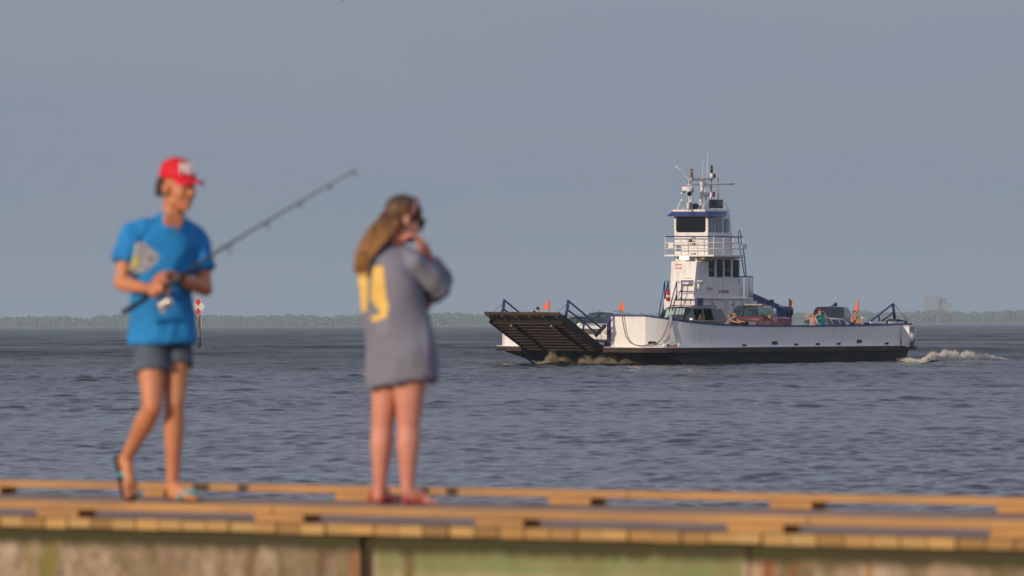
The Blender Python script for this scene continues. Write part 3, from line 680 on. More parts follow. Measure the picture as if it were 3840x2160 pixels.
# ------------------------------------------------------------------ bow ramp
RM = V((0, 0, 0))
RBLK = mat('ramp_black', (.010, .009, .009), .7, var=.5, vscale=3, col2=(.024, .018, .013), spec=.15)
def ramp(name, ub, dirx, v0, v1, L, ang, label=None, cargo=True):
    """hinge at u=ub; dirx +1 forward; raised by ang"""
    root_m = MB(); ca, sa = math.cos(ang), math.sin(ang)
    def P(l, v, h): return V((ub+dirx*(l*ca-h*sa), v, -.03+l*sa+h*ca))
    def bx(m, l0, l1, va, vb, h0, h1): m.hexa([P(l0, va, h0), P(l1, va, h0), P(l1, vb, h0), P(l0, vb, h0)], [P(l0, va, h1), P(l1, va, h1), P(l1, vb, h1), P(l0, vb, h1)])
    bx(root_m, 0, L, v0, v1, -.02, .02)
    r = root_m.build(name, RBLK, FE)
    n = 10
    for i in range(n):
        l = .28+i*(L-1.0)/(n-1)*1.0; m = MB()
        bx(m, l, l+.05, v0+.02, v1-.02, -.26, -.021)
        o = m.build('cross_beam', RBLK, r); m = MB(); bx(m, l+.002, l+.055, v0+.02, v1-.02, -.285, -.262); bx(m, l-.07, l-.001, v0+.02, v1-.02, -.285, -.262); m.build('beam_flange', mat('lit_flange_edge', (.13, .085, .052), .7, var=.5, vscale=3, col2=(.06, .038, .024), spec=.2), o)  # flanges coloured lighter than the beams to paint in sunlit edges
    for va in (v0, v1-.06): m = MB(); bx(m, 0, L-.45, va, va+.06, -.34, .10); m.build('side_girder', RBLK, r)
    for t in (.27, .82):
        va = v0+(v1-v0)*t; m = MB(); bx(m, 0, L-.62, va, va+.12, -.36, -.265); m.build('long_girder', RBLK, r)
        m = MB(); bx(m, L-1.15, L-.60, va, va+.14, -.46, -.37); m.build('wooden_pad', TIMB, r)
    m = MB(); bx(m, L-.42, L, v0-.04, v1+.04, -.10, .03); bx(m, L-.02, L+.06, v0-.06, v1+.06, -.05, .05); m.build('lip', DKSTEEL, r)
    for k in range(6): va = v0+.1+k*(v1-v0-.3)/5; m = MB(); bx(m, L-.58, L-.08, va, va+.05, -.16, -.101); m.build('lip_rib', TIMB, r)
    return r, P
hl = fl(2259, 1300, 'v', 1.85); lipn = fl(2097, 1172, 'v', 1.85); dv = lipn-hl
RANG = math.atan2(dv.z+.0, dv.x); RL = math.hypot(dv.x, dv.z)
rmp, RP = ramp('bow_ramp', hl.x, 1, -2.6, 1.85, RL, RANG)
# stern ramp, folded up only a little: its dark lip shows over the after bulwark
srmp, SRP = ramp('stern_ramp', -LEN, -1, -1.9, 2.3, 2.6, R(17))
# ramp rail frames (blue)
def frame(pts_list, r=.045, nm='ramp_rail', parent=FE, m=BLUE):
    mb = MB()
    for pts in pts_list: mb.tube(pts, r, 6)
    return mb.build(nm, m, parent, True)
def fp(plane, val, *pp): return [fl(x, y, plane, val) for x, y in pp]
def railset(v, sh, ys=0):
    s = lambda x, y: (x+sh, y+ys)
    f_ = frame([fp('v', v, s(2131, 1125), s(2122, 1187))], .075)
    frame([fp('v', v, s(2133, 1130), s(2195, 1181), s(2252, 1228))], .045, parent=f_, nm='upper_rail')
    frame([fp('v', v, s(2129, 1163), s(2186, 1204), s(2235, 1251))], .045, parent=f_, nm='lower_rail')
    frame([fp('v', v, s(2195, 1180), s(2187, 1238))], .05, parent=f_, nm='rail_post')
    frame([fp('v', v, s(2131, 1137), s(2096, 1166), s(2093, 1176))], .014, parent=f_, nm='stay_wire', m=ROPE)
    frame([fp('v', v, s(2133, 1137), s(2134, 1160))], .014, parent=f_, nm='stay_chain', m=ROPE)
railset(1.86, 0); railset(-2.97, -240, -3)
# hydraulic arm beside the near hinge, and hoses
frame([fp('v', 1.95, (2268, 1222), (2234, 1258))], .10, 'ramp_cylinder', FE, DKSTEEL)
frame([fp('v', 1.98, (2238, 1262), (2243, 1285), (2256, 1294), (2270, 1292), (2280, 1280))], .018, 'hydraulic_hose', FE, RUBBER)
frame([fp('v', 1.98, (2252, 1240), (2256, 1275), (2262, 1288))], .018, 'hydraulic_hose', FE, GREYP)
# stern rail frames
f_ = frame([fp('v', 3.4, (3348, 1138), (3355, 1196))], .08)
frame([fp('v', 3.4, (3346, 1141), (3296, 1181), (3262, 1206))], .05, parent=f_, nm='upper_rail')
frame([fp('v', 3.4, (3350, 1171), (3303, 1208))], .05, parent=f_, nm='lower_rail')
frame([fp('v', 3.4, (3294, 1180), (3299, 1208))], .05, parent=f_, nm='rail_post')
frame([fp('v', 3.4, (3352, 1140), (3389, 1184), (3402, 1207))], .018, parent=f_, nm='stay_wire', m=ROPE)
f_ = frame([fp('v', -3.0, (3134, 1135), (3136, 1230))], .09)
frame([fp('v', -3.0, (3134, 1138), (3122, 1147), (3086, 1176))], .05, parent=f_, nm='upper_rail')
# stowed gear over the after end
MB().prism(fp('v', 3.0, (3352, 1212), (3368, 1197), (3396, 1203), (3406, 1212)), (0, -.35, 0)).build('gear_cover', mat('black_tarp', (.02, .02, .018), .7), FE)
for k in range(4): a = fl(3308+k*9, 1211, 'v', 3.1); b = fl(3338+k*7, 1197, 'v', 3.1); MB().tube([a, b], .05, 6).build('stowed_plank', mat('grey_plank', (.25, .20, .15), .8), FE)
for s_ in range(2): q = fl(3262+s_*70, 1209, 'v', 3.9); MB().box((q.x-1.6, 3.9, q.z-.06), (q.x, 3.96, q.z+.05)).build('pipe_rail', WHITE, FE)
# lamp globe on the rail
q = fl(3234, 1192, 'v', 5.3); o = MB().ell(q, (.06, .06, .07)).build('deck_lamp', WHITE, FE, True); MB().tube([q-V((0, 0, .09)), q-V((0, 0, .5))], .02, 6).build('lamp_post', GREYP, o)

# ------------------------------------------------------------------ house and pilot tower
VN = -1.2
def vplate(name, m, px0, py0, px1, py1, ax, val, t, r=.04, parent=FE, off=0.0, label=None):
    """rounded plate on the plane ax=val, standing t proud towards the viewer side"""
    a = fl(px0, py0, ax, val); b = fl(px1, py1, ax, val); c = (a+b)/2
    if ax == 'v': w_, h_ = abs(b.x-a.x)/2, abs(a.z-b.z)/2; poly = [(c.x+x, val+off, c.z+z) for x, z in roundrect(w_, h_, min(r, w_*.9, h_*.9))]; ext = (0, t, 0)
    else: w_, h_ = abs(b.y-a.y)/2, abs(a.z-b.z)/2; poly = [(val+off, c.y+x, c.z+z) for x, z in roundrect(w_, h_, min(r, w_*.9, h_*.9))]; ext = (t, 0, 0)
    o = MB().prism(poly, ext).build(name, m, parent)
    if label: o['label'] = label
    return o
UF = fl(2655, 900, 'v', VN).x
UR = fl(2774, 1040, 'v', VN).x
VF = fl(2531, 900, 'u', UF).y
def zat(px, py, ax='v', val=None): return fl(px, py, ax, VN if val is None else val).z
zDeck1 = zat(2700, 1115); zDeck1b = zat(2700, 1122); zD2t = zat(2720, 956); zD2b = zat(2720, 963); zR0 = zat(2700, 812); zR1 = zat(2700, 794.5); zR2 = zat(2700, 787)
# ground level house
UH0 = fl(2612, 1180, 'v', VN).x; UH1 = fl(2822, 1180, 'v', VN).x
gh = MB().box((UH1, VF, .003), (UH0, VN, zDeck1b-.004)).build('deck_house', WHITE, FE)
vplate('door', GREYP, 2753, 1134, 2769, 1230, 'v', VN, .03, .12, gh)
vplate('doorway_frame', WHITE, 2719, 1127, 2733, 1190, 'v', VN, .25, .02, gh)
vplate('fire_cabinet', WHITE, 2741, 1127, 2752, 1160, 'v', VN, .3, .02, gh)
vplate('cabinet_label', mat('label_red', (.4, .03, .03), .5), 2744, 1140, 2750, 1145, 'v', VN+.3, .006, .005, gh, .002)
vplate('fire_cabinet', WHITE, 2807, 1128, 2820, 1160, 'v', VN, .3, .02, gh)
vplate('cabinet_label', mat('label_red', (.4, .03, .03), .5), 2810, 1139, 2817, 1145, 'v', VN+.3, .006, .005, gh, .002)
vplate('pipe_trunk', WHITE, 2781, 1122, 2784, 1200, 'v', VN, .15, .01, gh)
q = fl(2678, 1133, 'v', VN+.1); MB().ell(q, (.09, .1, .12)).build('bulkhead_lamp', WHITE, gh, True)
vplate('front_locker', WHITE, 2575, 1160, 2607, 1190, 'u', UH0, .03, .03, gh)
# deck of the first level
UD0 = fl(2605, 1118, 'v', VN+.12).x; UD1 = fl(2824, 1118, 'v', VN+.12).x
VD0 = fl(2513, 1118, 'u', UD0).y
MB().box((UD1, VD0, zDeck1b), (UD0, VN+.12, zDeck1)).build('boat_deck', WHITE, FE, bevel=.02)
# lower cabin, with the leaning front casing
cab = MB().box((UR, VF, zDeck1+.003), (UF-.02, VN, zD2b-.003)).build('lower_cabin', streaked('white_house_paint', (.77, .755, .73), (.64, .59, .54), 5), FE)
HOUSE = MATS['white_house_paint']
b0 = fl(2600, 1115, 'v', VN-.003); t0 = fl(2613, 980, 'v', VN-.003); bl = fl(2513, 1113, 'u', b0.x); tl = fl(2517, 980, 'u', t0.x)
csg = MB().hexa([(UF-.018, bl.y, zDeck1+.003), (b0.x, bl.y, zDeck1+.003), (b0.x, VN-.003, zDeck1+.003), (UF-.018, VN-.003, zDeck1+.003)],
                [(UF-.018, tl.y, t0.z), (t0.x, tl.y, t0.z), (t0.x, VN-.003, t0.z), (UF-.018, VN-.003, t0.z)]).build('front_casing', HOUSE, FE)
def fr(px, py, o=.0):   # point on the sloping casing front
    n = (t0-V((t0.x, tl.y, t0.z))).cross(V((b0.x, 0, zDeck1))-V((t0.x, 0, t0.z))).normalized()
    o_ = FMI @ CP; d = FMI.to_3x3() @ rayd(px, py); n = n if n.x > 0 else -n
    return o_+d*((t0-o_).dot(n)/d.dot(n))+n*o, n
def fplate(name, m, x0, y0, x1, y1, t, parent=csg, o=.002):
    P_ = [fr(x0, y0, o)[0], fr(x1, y0, o)[0], fr(x1, y1, o)[0], fr(x0, y1, o)[0]]; n = fr(x0, y0)[1]
    for q in (1, 2): pass
    return MB().prism(P_, n*t).build(name, m, parent)
RS = mat('sign_red', (.50, .03, .03), .5); SW = mat('sign_white', (.78, .74, .72), .5)
fplate('sign_strip', RS, 2532, 991, 2557, 994.5, .01)
sg = fplate('notice_sign', SW, 2532, 1001, 2556, 1019, .012)
fplate('sign_band', RS, 2532.5, 1003, 2555.5, 1009, .006, sg, .015)
fplate('sign_letters', SW, 2537, 1004, 2551, 1006.4, .004, sg, .022)
fplate('sign_strip', RS, 2572, 1042.5, 2593, 1044.5, .01)
fplate('panel_seam', HOUSE, 2566, 990, 2567, 1110, .015)
# bin with open lid
lk = MB(); a = fr(2558, 1056)[0]; b = fr(2597, 1056)[0]; c_ = fr(2597, 1066)[0]; d_ = fr(2558, 1066)[0]
lk.hexa([d_+V((.02, 0, 0)), d_+V((.45, 0, 0)), c_+V((.45, 0, 0)), c_+V((.02, 0, 0))], [a+V((.02, 0, .02)), a+V((.28, 0, .05)), b+V((.28, 0, .05)), b+V((.02, 0, .02))])
lk.build('life_jacket_bin', WHITE, FE)
# cabin side windows
wx = [(2658, 2679, 976, 1037), (2687.5, 2709.5, 973.5, 1040), (2717.5, 2739.5, 976, 1037), (2747, 2770, 974.5, 1040.5)]
for i, (a, b, c_, d_) in enumerate(wx):
    o = vplate('cabin_window', DARKG, a, c_, b, d_, 'v', VN, .02, .10 if i % 2 else .02, cab)
    if i % 2 == 0: vplate('window_frame', WHITE, b-1.5, c_-1.5, b+3, d_+1.5, 'v', VN, .06, .02, o); vplate('window_frame', METAL, a, (c_+d_)/2+4, b-1, (c_+d_)/2+6, 'v', VN, .04, .005, o)
    else: vplate('window_frame', WHITE, a-1.3, c_-1.3, b+1.3, d_+1.3, 'v', VN, .012, .12, o)
# NO SMOKING lettering
def text(name, s, m, px0, py0, px1, py1, val):
    cu = bpy.data.curves.new(name, 'FONT'); cu.body = s; cu.extrude = .004; o = bpy.data.objects.new('t', cu); COL.objects.link(o)
    me = bpy.data.meshes.new_from_object(o.evaluated_get(bpy.context.evaluated_depsgraph_get())); bpy.data.objects.remove(o)
    xs = [v.co.x for v in me.vertices]; ys = [v.co.y for v in me.vertices]; a = fl(px0, py1, 'v', val); b = fl(px1, py0, 'v', val)
    for v in me.vertices:
        tx = (v.co.x-min(xs))/(max(xs)-min(xs)); tz = (v.co.y-min(ys))/(max(ys)-min(ys)); v.co = (a.x+(b.x-a.x)*tx, val+.006+v.co.z, a.z+(b.z-a.z)*tz)
    me.name = name; me.materials.clear(); me.materials.append(m); o = bpy.data.objects.new(name, me); COL.objects.link(o); o.parent = cab; return o
text('no_smoking_lettering', 'NO SMOKING', mat('letter_red', (.33, .02, .03), .5), 2695, 1088, 2733, 1099, VN)
# lights and fittings on the side
for px, py in ((2621, 1057), (2632, 1057)):
    q = fl(px, py, 'v', VN+.25); MB().tube([q+V((.1, 0, .05)), q, q-V((0, 0, .13))], .06, 8).build('floodlight', WHITE, cab, True)
q = fl(2620, 1075, 'v', VN+.2); MB().tube([q+V((0, 0, .2)), q-V((0, 0, .12))], .08, 10).build('horn_lamp', WHITE, cab, True)
q = fl(2666, 1077, 'v', VN+.12); o = MB().ell(q, (.13, .12, .13)).build('siren', WHITE, cab, True); MB().tube([q, q+V((.1, .14, 0))], [.05, .07], 8).build('siren_bell', METAL, o)
# upper bridge deck with rails
UB0 = fl(2677, 960, 'v', -.45).x; VB0 = fl(2491, 960, 'u', UB0).y; UB1 = fl(2789, 960, 'v', -.45).x
bd = MB().box((UB1, VB0, zD2b), (UB0, -.45, zD2t)).build('bridge_deck', WHITE, FE, bevel=.015)
for k in range(4): uu = UF-.3-k*.5; MB().hexa([(uu-.5, VN+.02, zD2b-.16), (uu, VN+.02, zD2b-.16), (uu, VN+.04, zD2b-.16), (uu-.5, VN+.04, zD2b-.16)], [(uu-.5, VN+.02, zD2b-.003), (uu, VN+.02, zD2b-.003), (uu, -.5, zD2b-.003), (uu-.5, -.5, zD2b-.003)]).build('deck_bracket', WHITE, bd)
def rails(u0, u1, v0, v1, z, h, parent, nposts_u=4, nposts_v=4, blue_top=True, sides='nfb'):
    c4 = [(u0, v0), (u0, v1), (u1, v1)]
    for hh, m, r in ((h, BLUE if blue_top else WHITE, .032), (h*.66, WHITE, .025), (h*.34, WHITE, .025)):
        MB().tube([(u0, v0, z+hh), (u0, v1, z+hh)], r, 6).build('guard_rail', m, parent, True); MB().tube([(u0, v1, z+hh), (u1, v1, z+hh)], r, 6).build('guard_rail', m, parent, True)
        MB().tube([(u1, v1, z+hh), (u1, v0, z+hh)], r, 6).build('guard_rail', m, parent, True); MB().tube([(u1, v0, z+hh), (u0, v0, z+hh)], r, 6).build('guard_rail', m, parent, True)
    for k in range(nposts_v+1):
        v = v0+(v1-v0)*k/nposts_v
        for u in (u0, u1): MB().tube([(u, v, z), (u, v, z+h)], .026, 6).build('rail_post', WHITE, parent, True)
    for k in range(1, nposts_u):
        u = u0+(u1-u0)*k/nposts_u
        for v in (v0, v1): MB().tube([(u, v, z), (u, v, z+h)], .026, 6).build('rail_post', WHITE, parent, True)
hR = zat(2700, 889, 'v', -.45)-zat(2700, 957, 'v', -.45)
rails(UB0-.04, UB1+.04, VB0+.04, -.49, zD2t, hR, bd, 3, 3)
q = fl(2784, 925, 'v', -.45); MB().box((q.x-.28, -.44, q.z-.12), (q.x+.1, -.34, q.z+.14)).build('life_ring_box', WHITE, bd)
q = fl(2516, 921, 'u', UB0); MB().box((UB0-.03, q.y-.15, q.z-.15), (UB0+.02, q.y+.15, q.z+.15)).build('name_board', WHITE, bd)
# wheelhouse (side tapers aft towards the top)
uT = fl(2736, 800, 'v', VN).x; uBt = fl(2752, 955, 'v', VN).x
wh = MB().hexa([(uBt, VF, zD2t+.003), (UF, VF, zD2t+.003), (UF, VN, zD2t+.003), (uBt, VN, zD2t+.003)], [(uT, VF-.06, zR0+.2), (UF+.02, VF-.06, zR0+.2), (UF+.02, VN, zR0+.2), (uT, VN, zR0+.2)]).build('wheelhouse', HOUSE, FE)
o = vplate('front_window', DARKG, 2537.5, 815, 2645.5, 870, 'u', UF, .045, .12, wh); vplate('window_seal', BLK, 2536.5, 814, 2646.5, 871, 'u', UF, .035, .14, o)
for a, b, c_, d_ in ((2660, 2681, 815, 869.5), (2686.5, 2706.5, 823.5, 870.5), (2715, 2731, 824, 871)):
    o = vplate('side_window', mat('side_glass', (.17, .23, .26), .1, spec=.9), a, c_, b, d_, 'v', VN, .03, .09, wh); vplate('window_seal', BLK, a-1, c_-1, b+1, d_+1, 'v', VN, .02, .1, o)
    vplate('window_post', GREYP, b-5.5, c_+3, b-4, d_-3, 'v', VN, .035, .005, o)
vplate('side_window_awning', WHITE, 2713, 817, 2733, 820, 'v', VN, .06, .01, wh)
# visor and roof
vf = fl(2498, 811, 'u', UF+.55); vr = fl(2723, 812, 'v', VN+.35)
a0 = UF+.14; v0_ = fl(2522, 790, 'u', a0).y; v1_ = fl(2646, 790, 'u', a0).y; u1_ = fl(2738, 790, 'v', v1_).x
MB().hexa([(u1_+.2, vf.y+.1, zR0), (UF+.55, vf.y, zR0), (UF+.55, v1_+.38, zR0), (vr.x, v1_+.38, zR0)], [(u1_+.1, v0_-.02, zR1-.003), (a0+.02, v0_-.02, zR1-.003), (a0+.02, v1_+.01, zR1-.003), (u1_+.3, v1_+.01, zR1-.003)]).build('visor', BLUE, wh)
rf = MB().box((u1_, v0_, zR1), (a0, v1_, zR2)).build('wheelhouse_roof', WHITE, FE, bevel=.015)
# bell, lamp, searchlight
q = fl(2590, 905, 'u', UF+.28); MB().ringloft([(q+V((0, 0, z)), (r, 0, 0), (0, r, 0)) for z, r in ((-.09, .16), (-.06, .13), (.0, .095), (.07, .075), (.10, .05), (.12, .015))], 14).build('bell', mat('bronze', (.09, .06, .04), .45, .6), wh, True)
MB().tube([q-V((0, 0, .09)), q-V((0, 0, .25))], .015, 5).build('bell_rope', ROPE, wh)
q = fl(2596, 887, 'u', UF+.15); MB().tube([q+V((0, .12, 0)), q-V((0, .12, 0))], .05, 8).build('wall_lamp', WHITE, wh, True)
a = fl(2547, 960, 'u', UF+.5); b = fl(2584, 976, 'u', UF+.5)
o = MB().box((UF+.3, a.y, b.z), (UF+.49, b.y, a.z)).build('floodlight', WHITE, FE, bevel=.02); MB().box((UF+.491, a.y+.03, b.z+.03), (UF+.5, b.y-.03, a.z-.03)).build('glare_lens', GLARE, o)  # lens glows to imitate the sun glaring off its glass
q = fl(2599, 953, 'u', UF+.5); MB().box((q.x-.1, q.y-.12, q.z-.08), (q.x+.08, q.y+.12, q.z+.06)).build('camera_box', GREYP, FE)
q = fl(2635, 970, 'u', UF+.25); MB().tube([q-V((0, .3, 0)), q+V((0, .3, 0))], .13, 12).build('air_horn_drum', mat('olive_drum', (.18, .15, .09), .4, .5), FE, True)
for x, y in ((2527, 965), (2533, 972)): q = fl(x, y, 'u', UF+.3); MB().tube([q, q+V((0, .25, .22))], .03, 6).build('bracket_pipe', WHITE, FE)
# right ladder (blue) and aft cage
LDV = -.6
lad = MB()
for x0, x1 in ((2768, 2792), (2781, 2799)): lad.tube(fp('v', LDV, (x0+2, 905), (x0+8, 940), (x1, 1037)), .026, 6)
for k in range(9): t = k/8; lad.tube([fl(2779+t*12, 945+t*88, 'v', LDV), fl(2787+t*11, 945+t*88, 'v', LDV)], .018, 5)
lad.tube(fp('v', LDV, (2770, 906), (2769, 872), (2773, 863), (2777, 872), (2781, 930)), .026, 6)
lad.build('ladder', BLUE, FE, True)
frame([fp('v', VN, (2771, 1037), (2823, 1037)), fp('v', VN, (2771, 1037), (2773, 1112))], .03, 'aft_rail')
for x in (2772, 2778, 2784, 2796, 2801, 2806, 2811, 2816, 2822): frame([fp('v', VN, (x, 1039), (x, 1113))], .022 if x % 2 else .035, 'cage_bar', FE, WHITE)
frame([fp('v', VN-.9, (2773, 1050), (2785, 1100)), fp('v', VN-.9, (2806, 1040), (2814, 1112))], .03, 'cage_brace', FE, GREYP)
frame([fp('v', VN, (2771, 1055), (2783, 1055)), fp('v', VN, (2771, 1080), (2783, 1080))], .02, 'cage_bar', FE, WHITE)
# stairs at the front, blue handrails
US = UH0+.35
def fu(u, *pp): return [fl(x, y, 'u', u) for x, y in pp]
frame([fp('v', -3.3, (2471, 1183), (2493, 1054), (2506, 1054), (2506, 1128)), fp('v', -3.3, (2493, 1054), (2493, 1128)), fp('v', -3.3, (2482, 1183), (2505, 1058))], .032, 'stair_rail')
frame([fu(b0.x+.4, (2509, 1166), (2538, 1055), (2556, 1053), (2556, 1128)), fu(b0.x+.4, (2538, 1055), (2538, 1128)), fu(b0.x+.4, (2521, 1166), (2539, 1095), (2556, 1094))], .032, 'stair_rail')
frame([fu(b0.x+.35, (2556, 1053), (2601, 1053)), fu(b0.x+.35, (2556, 1093), (2600, 1093))], .03, 'casing_rail')
stp = MB(); a = fl(2486, 1190, 'v', -3.2); b = fl(2500, 1130, 'v', -3.2)
for vv in (-3.3, -2.75):
    stp.hexa([(a.x, vv, .003), (a.x-.25, vv, .003), (a.x-.25, vv+.05, .003), (a.x, vv+.05, .003)], [(b.x-.1, vv, b.z), (b.x-.35, vv, b.z), (b.x-.35, vv+.05, b.z), (b.x-.1, vv+.05, b.z)])
for k in range(8): t = (k+.5)/8; x = a.x+(b.x-.1-a.x)*t; stp.box((x-.25, -3.249, b.z*t), (x, -2.751, b.z*t+.03))
stp.build('stair', WHITE, FE)
MB().box((b.x-1.3, -3.4, b.z), (b.x-.1, VN-.3, b.z+.09)).build('stair_landing', WHITE, FE)
# blue frame column in front of the house
q = fl(2610, 1160, 'v', -.9); z1 = fl(2610, 1117, 'v', -.9).z
o = MB().box((q.x-.16, -.98, .003), (q.x+.0, -.82, z1)).build('winch_column', BLUE, FE); x2 = fl(2624, 1160, 'v', -.9).x; MB().box((x2-.22, -.98, .003), (x2, -.82, z1)).build('winch_column', BLUE, FE)
MB().box((x2, -.96, z1-.05), (q.x-.16, -.84, z1-.003)).build('winch_crosshead', WHITE, o)
# hoist boom behind the house
bv = -2.2; P0 = fl(2824, 1100, 'v', bv); P1 = fl(2824, 1122, 'v', bv); P2 = fl(2872, 1146, 'v', bv); P3 = fl(2936, 1160, 'v', bv); P4 = fl(2915, 1141, 'v', bv)
bm_ = MB().prism([P0, P1, P2, P3, P4], (0, -.35, 0)).build('hoist_boom', BLUE, FE)
MB().tube(fp('v', bv, (2820, 1099), (2895, 1132), (2942, 1152)), .03, 6).build('boom_cable', GREYP, bm_)
for x0, x1 in ((2822, 2822), (2828, 2838)): MB().tube(fp('v', bv-.1, (x0+1, 1118), (x1+3, 1200)), .08, 8).build('boom_leg', BLUE, bm_)
q = fl(2945, 1168, 'v', bv); wd = MB().tube([q+V((0, -.45, 0)), q+V((0, .35, 0))], .28, 16).build('winch_drum', BLUE, bm_, True)
MB().box((q.x-.25, bv-.3, .003), (q.x+.55, bv+.25, q.z+.05)).build('winch_housing', BLUE, bm_)
MB().tube([q+V((0, .352, 0)), q+V((0, .40, 0))], .17, 14).build('drum_hub', mat('drum_dark', (.02, .02, .05), .5), bm_, True)
q = fl(2893, 1132, 'v', bv); MB().box((q.x-.08, bv-.1, q.z-.05), (q.x+.08, bv+.1, q.z+.12)).build('cable_clamp', BLK, bm_)

# ------------------------------------------------------------------ mast and gear on the roof
MV = (v0_+v1_)/2; X = lambda x: 2440+x/5.574; Yc = lambda y: 560+y/5.574
def mp_(*pp, v=None): return [fl(X(x), Yc(y), 'v', MV if v is None else v) for x, y in pp]
mast = MB().tube(mp_((1040, 1262), (1075, 770), (1082, 640)), [.11, .08, .06], 10).build('mast', WHITE, FE, True)
MB().tube(mp_((880, 620), (1290, 618)), .085, 10).build('crosstree', WHITE, mast, True)
MB().tube(mp_((870, 620), (1000, 617)), .10, 10).build('crosstree_sleeve', WHITE, mast, True)
MB().tube(mp_((785, 735), (1010, 732)), .045, 8).build('lower_yard', WHITE, mast, True)
MB().tube(mp_((1160, 735), (1480, 724), (1742, 716), (1730, 742)), .035, 8).build('lower_yard', WHITE, mast, True)
MB().tube(mp_((1478, 725), (1742, 717)), .05, 8).build('yard_tip', WHITE, mast, True)
MB().tube(mp_((850, 1100), (848, 590)), .055, 10).build('light_post', WHITE, mast, True)
MB().tube(mp_((1262, 1070), (1262, 900)), .06, 8).build('light_post', WHITE, mast, True); MB().tube(mp_((1264, 900), (1266, 620)), .04, 8).build('light_post', GREYP, mast, True)
MB().tube(mp_((1268, 620), (1272, 500)), [.07, .09], 10).build('light_base', WHITE, mast, True)
MB().prism(mp_((755, 1262), (815, 1190), (845, 1190), (920, 1262)), (0, -.05, 0)).build('post_gusset', WHITE, mast)
MB().tube(mp_((835, 1262), (838, 1060)), .075, 8).build('post_foot', WHITE, mast, True)
MB().tube(mp_((525, 350), (800, 620), (805, 745)), .045, 8).build('whip_boom', WHITE, mast, True)
MB().prism(mp_((800, 625), (890, 735), (800, 735)), (0, -.03, 0)).build('boom_gusset', WHITE, mast)
MB().prism(mp_((1190, 740), (1265, 825), (1350, 740), (1265, 790)), (0, -.03, 0)).build('yard_gusset', WHITE, mast)
for a, b in (((540, 370), (635, 930)), ((600, 440), (785, 720))): MB().tube(mp_(a, b), .008, 4).build('halyard', GREYP, mast)
for a, b, nm in (((1165, 1060), (1193, 75), .03), ((1062, 1230), (1097, 235), .028)): MB().tube(mp_(a, b, v=MV+.25), [nm, .012], 6).build('whip_antenna', WHITE, mast, True)
def lantern(x, y0, y1, w_, m, capm=BLK):
    a, b = mp_((x, y1), (x, y0)); h_ = (b-a).length; r = w_/2
    o = MB().tube([a, b], r, 12).build('navigation_light', m, mast, True)
    for z in (0, h_*.47, h_): MB().tube([a+V((0, 0, z-.02)), a+V((0, 0, z+.02))], r*1.22, 12).build('light_collar', capm, o, True)
lantern(855, 415, 575, .15, BRASS, mat('brass', (.25, .18, .08), .4, .7)); lantern(1274, 345, 500, .13, GREENL); lantern(1333, 520, 595, .12, REDL); lantern(1318, 900, 985, .13, REDL)
MB().box(*[tuple(p) for p in (mp_((1300, 990))[0]-V((.12, .06, .02)), mp_((1300, 990))[0]+V((.12, .06, .02)))]).build('light_shelf', WHITE, mast)
MB().tube(mp_((1412, 1050), (1400, 680)), .03, 6).build('gps_post', GREYP, mast, True); MB().tube(mp_((1398, 670), (1398, 590)), [.07, .06], 10).build('gps_antenna', WHITE, mast, True)
MB().tube(mp_((1095, 775), (1095, 665)), .17, 14).build('horn_housing', WHITE, mast, True)
c_ = mp_((778, 830))[0]; o = MB().ringloft([(c_+V((0, 0, z)), (r, 0, 0), (0, r, 0)) for z, r in ((-.12, .30), (-.08, .34), (.02, .335), (.10, .325), (.13, .29))], 24).build('radar_dome', WHITE, mast, True)
MB().ringloft([(c_+V((0, 0, z)), (r, 0, 0), (0, r, 0)) for z, r in ((-.20, .2), (-.17, .29), (-.121, .31))], 24).build('dome_base', mat('dome_blue', (.05, .16, .28), .4), o, True)
for x, y, rr_ in ((800, 925, .14), (1150, 920, .20)):
    c_ = mp_((x, y), v=MV+.2)[0]; dr = V((.75, .6, -.05)).normalized(); o = MB().tube([c_-dr*.22, c_-dr*.1, c_+dr*.14], [rr_*.5, rr_, rr_*1.05], 16).build('searchlight', WHITE, FE, True)
    if rr_ < .17: MB().tube([c_+dr*.141, c_+dr*.15], rr_*.9, 16).build('searchlight_glass', DARKG, o)
    MB().tube([c_-V((0, 0, rr_)), V((c_.x, c_.y, zR2))], .035, 6).build('searchlight_post', WHITE, o, True)
# roof rails, boxes
for pts in (((555, 1258), (620, 1105), (670, 1105)), ((1070, 1262), (1135, 1110), (1180, 1110))): MB().tube(mp_(*pts, v=v1_-.05), .035, 6).build('roof_stanchion', WHITE, rf, True)
MB().tube(mp_((670, 1108), (1240, 1115), v=v1_-.05), .012, 5).build('roof_wire', WHITE, rf); MB().tube(mp_((1510, 1118), (1555, 1120), (1620, 1262), v=v1_-.05), .022, 5).build('roof_rail', WHITE, rf, True)
q = mp_((650, 1075), v=v1_-.1)[0]; MB().tube([q-V((0, 0, .1)), q+V((0, 0, .1))], .05, 8).build('satellite_antenna', WHITE, rf, True); MB().tube([q+V((0, 0, .1)), q+V((0, 0, .38))], .012, 5).build('antenna_stem', GREYP, rf); MB().tube([q+V((0, 0, .3)), q+V((0, 0, .43))], [.03, .07], 8).build('antenna_head', WHITE, rf, True)
for x0, x1, y0, m_ in ((720, 745, 1110, WHITE), (745, 815, 1110, GREYP), (640, 700, 1235, WHITE), (1140, 1215, 1125, WHITE), (1260, 1340, 1235, WHITE), (940, 962, 1115, WHITE)):
    a = mp_((x0, 1262), v=MV)[0]; b = mp_((x1, y0), v=MV)[0]; MB().box((b.x, MV+.1, zR2+.003), (a.x, MV+.17, b.z)).build('roof_locker', m_, rf, bevel=.01)
q = mp_((930, 1190))[0]; MB().ell(q, (.22, .2, .16)).build('coiled_hose', BLK, rf, True)
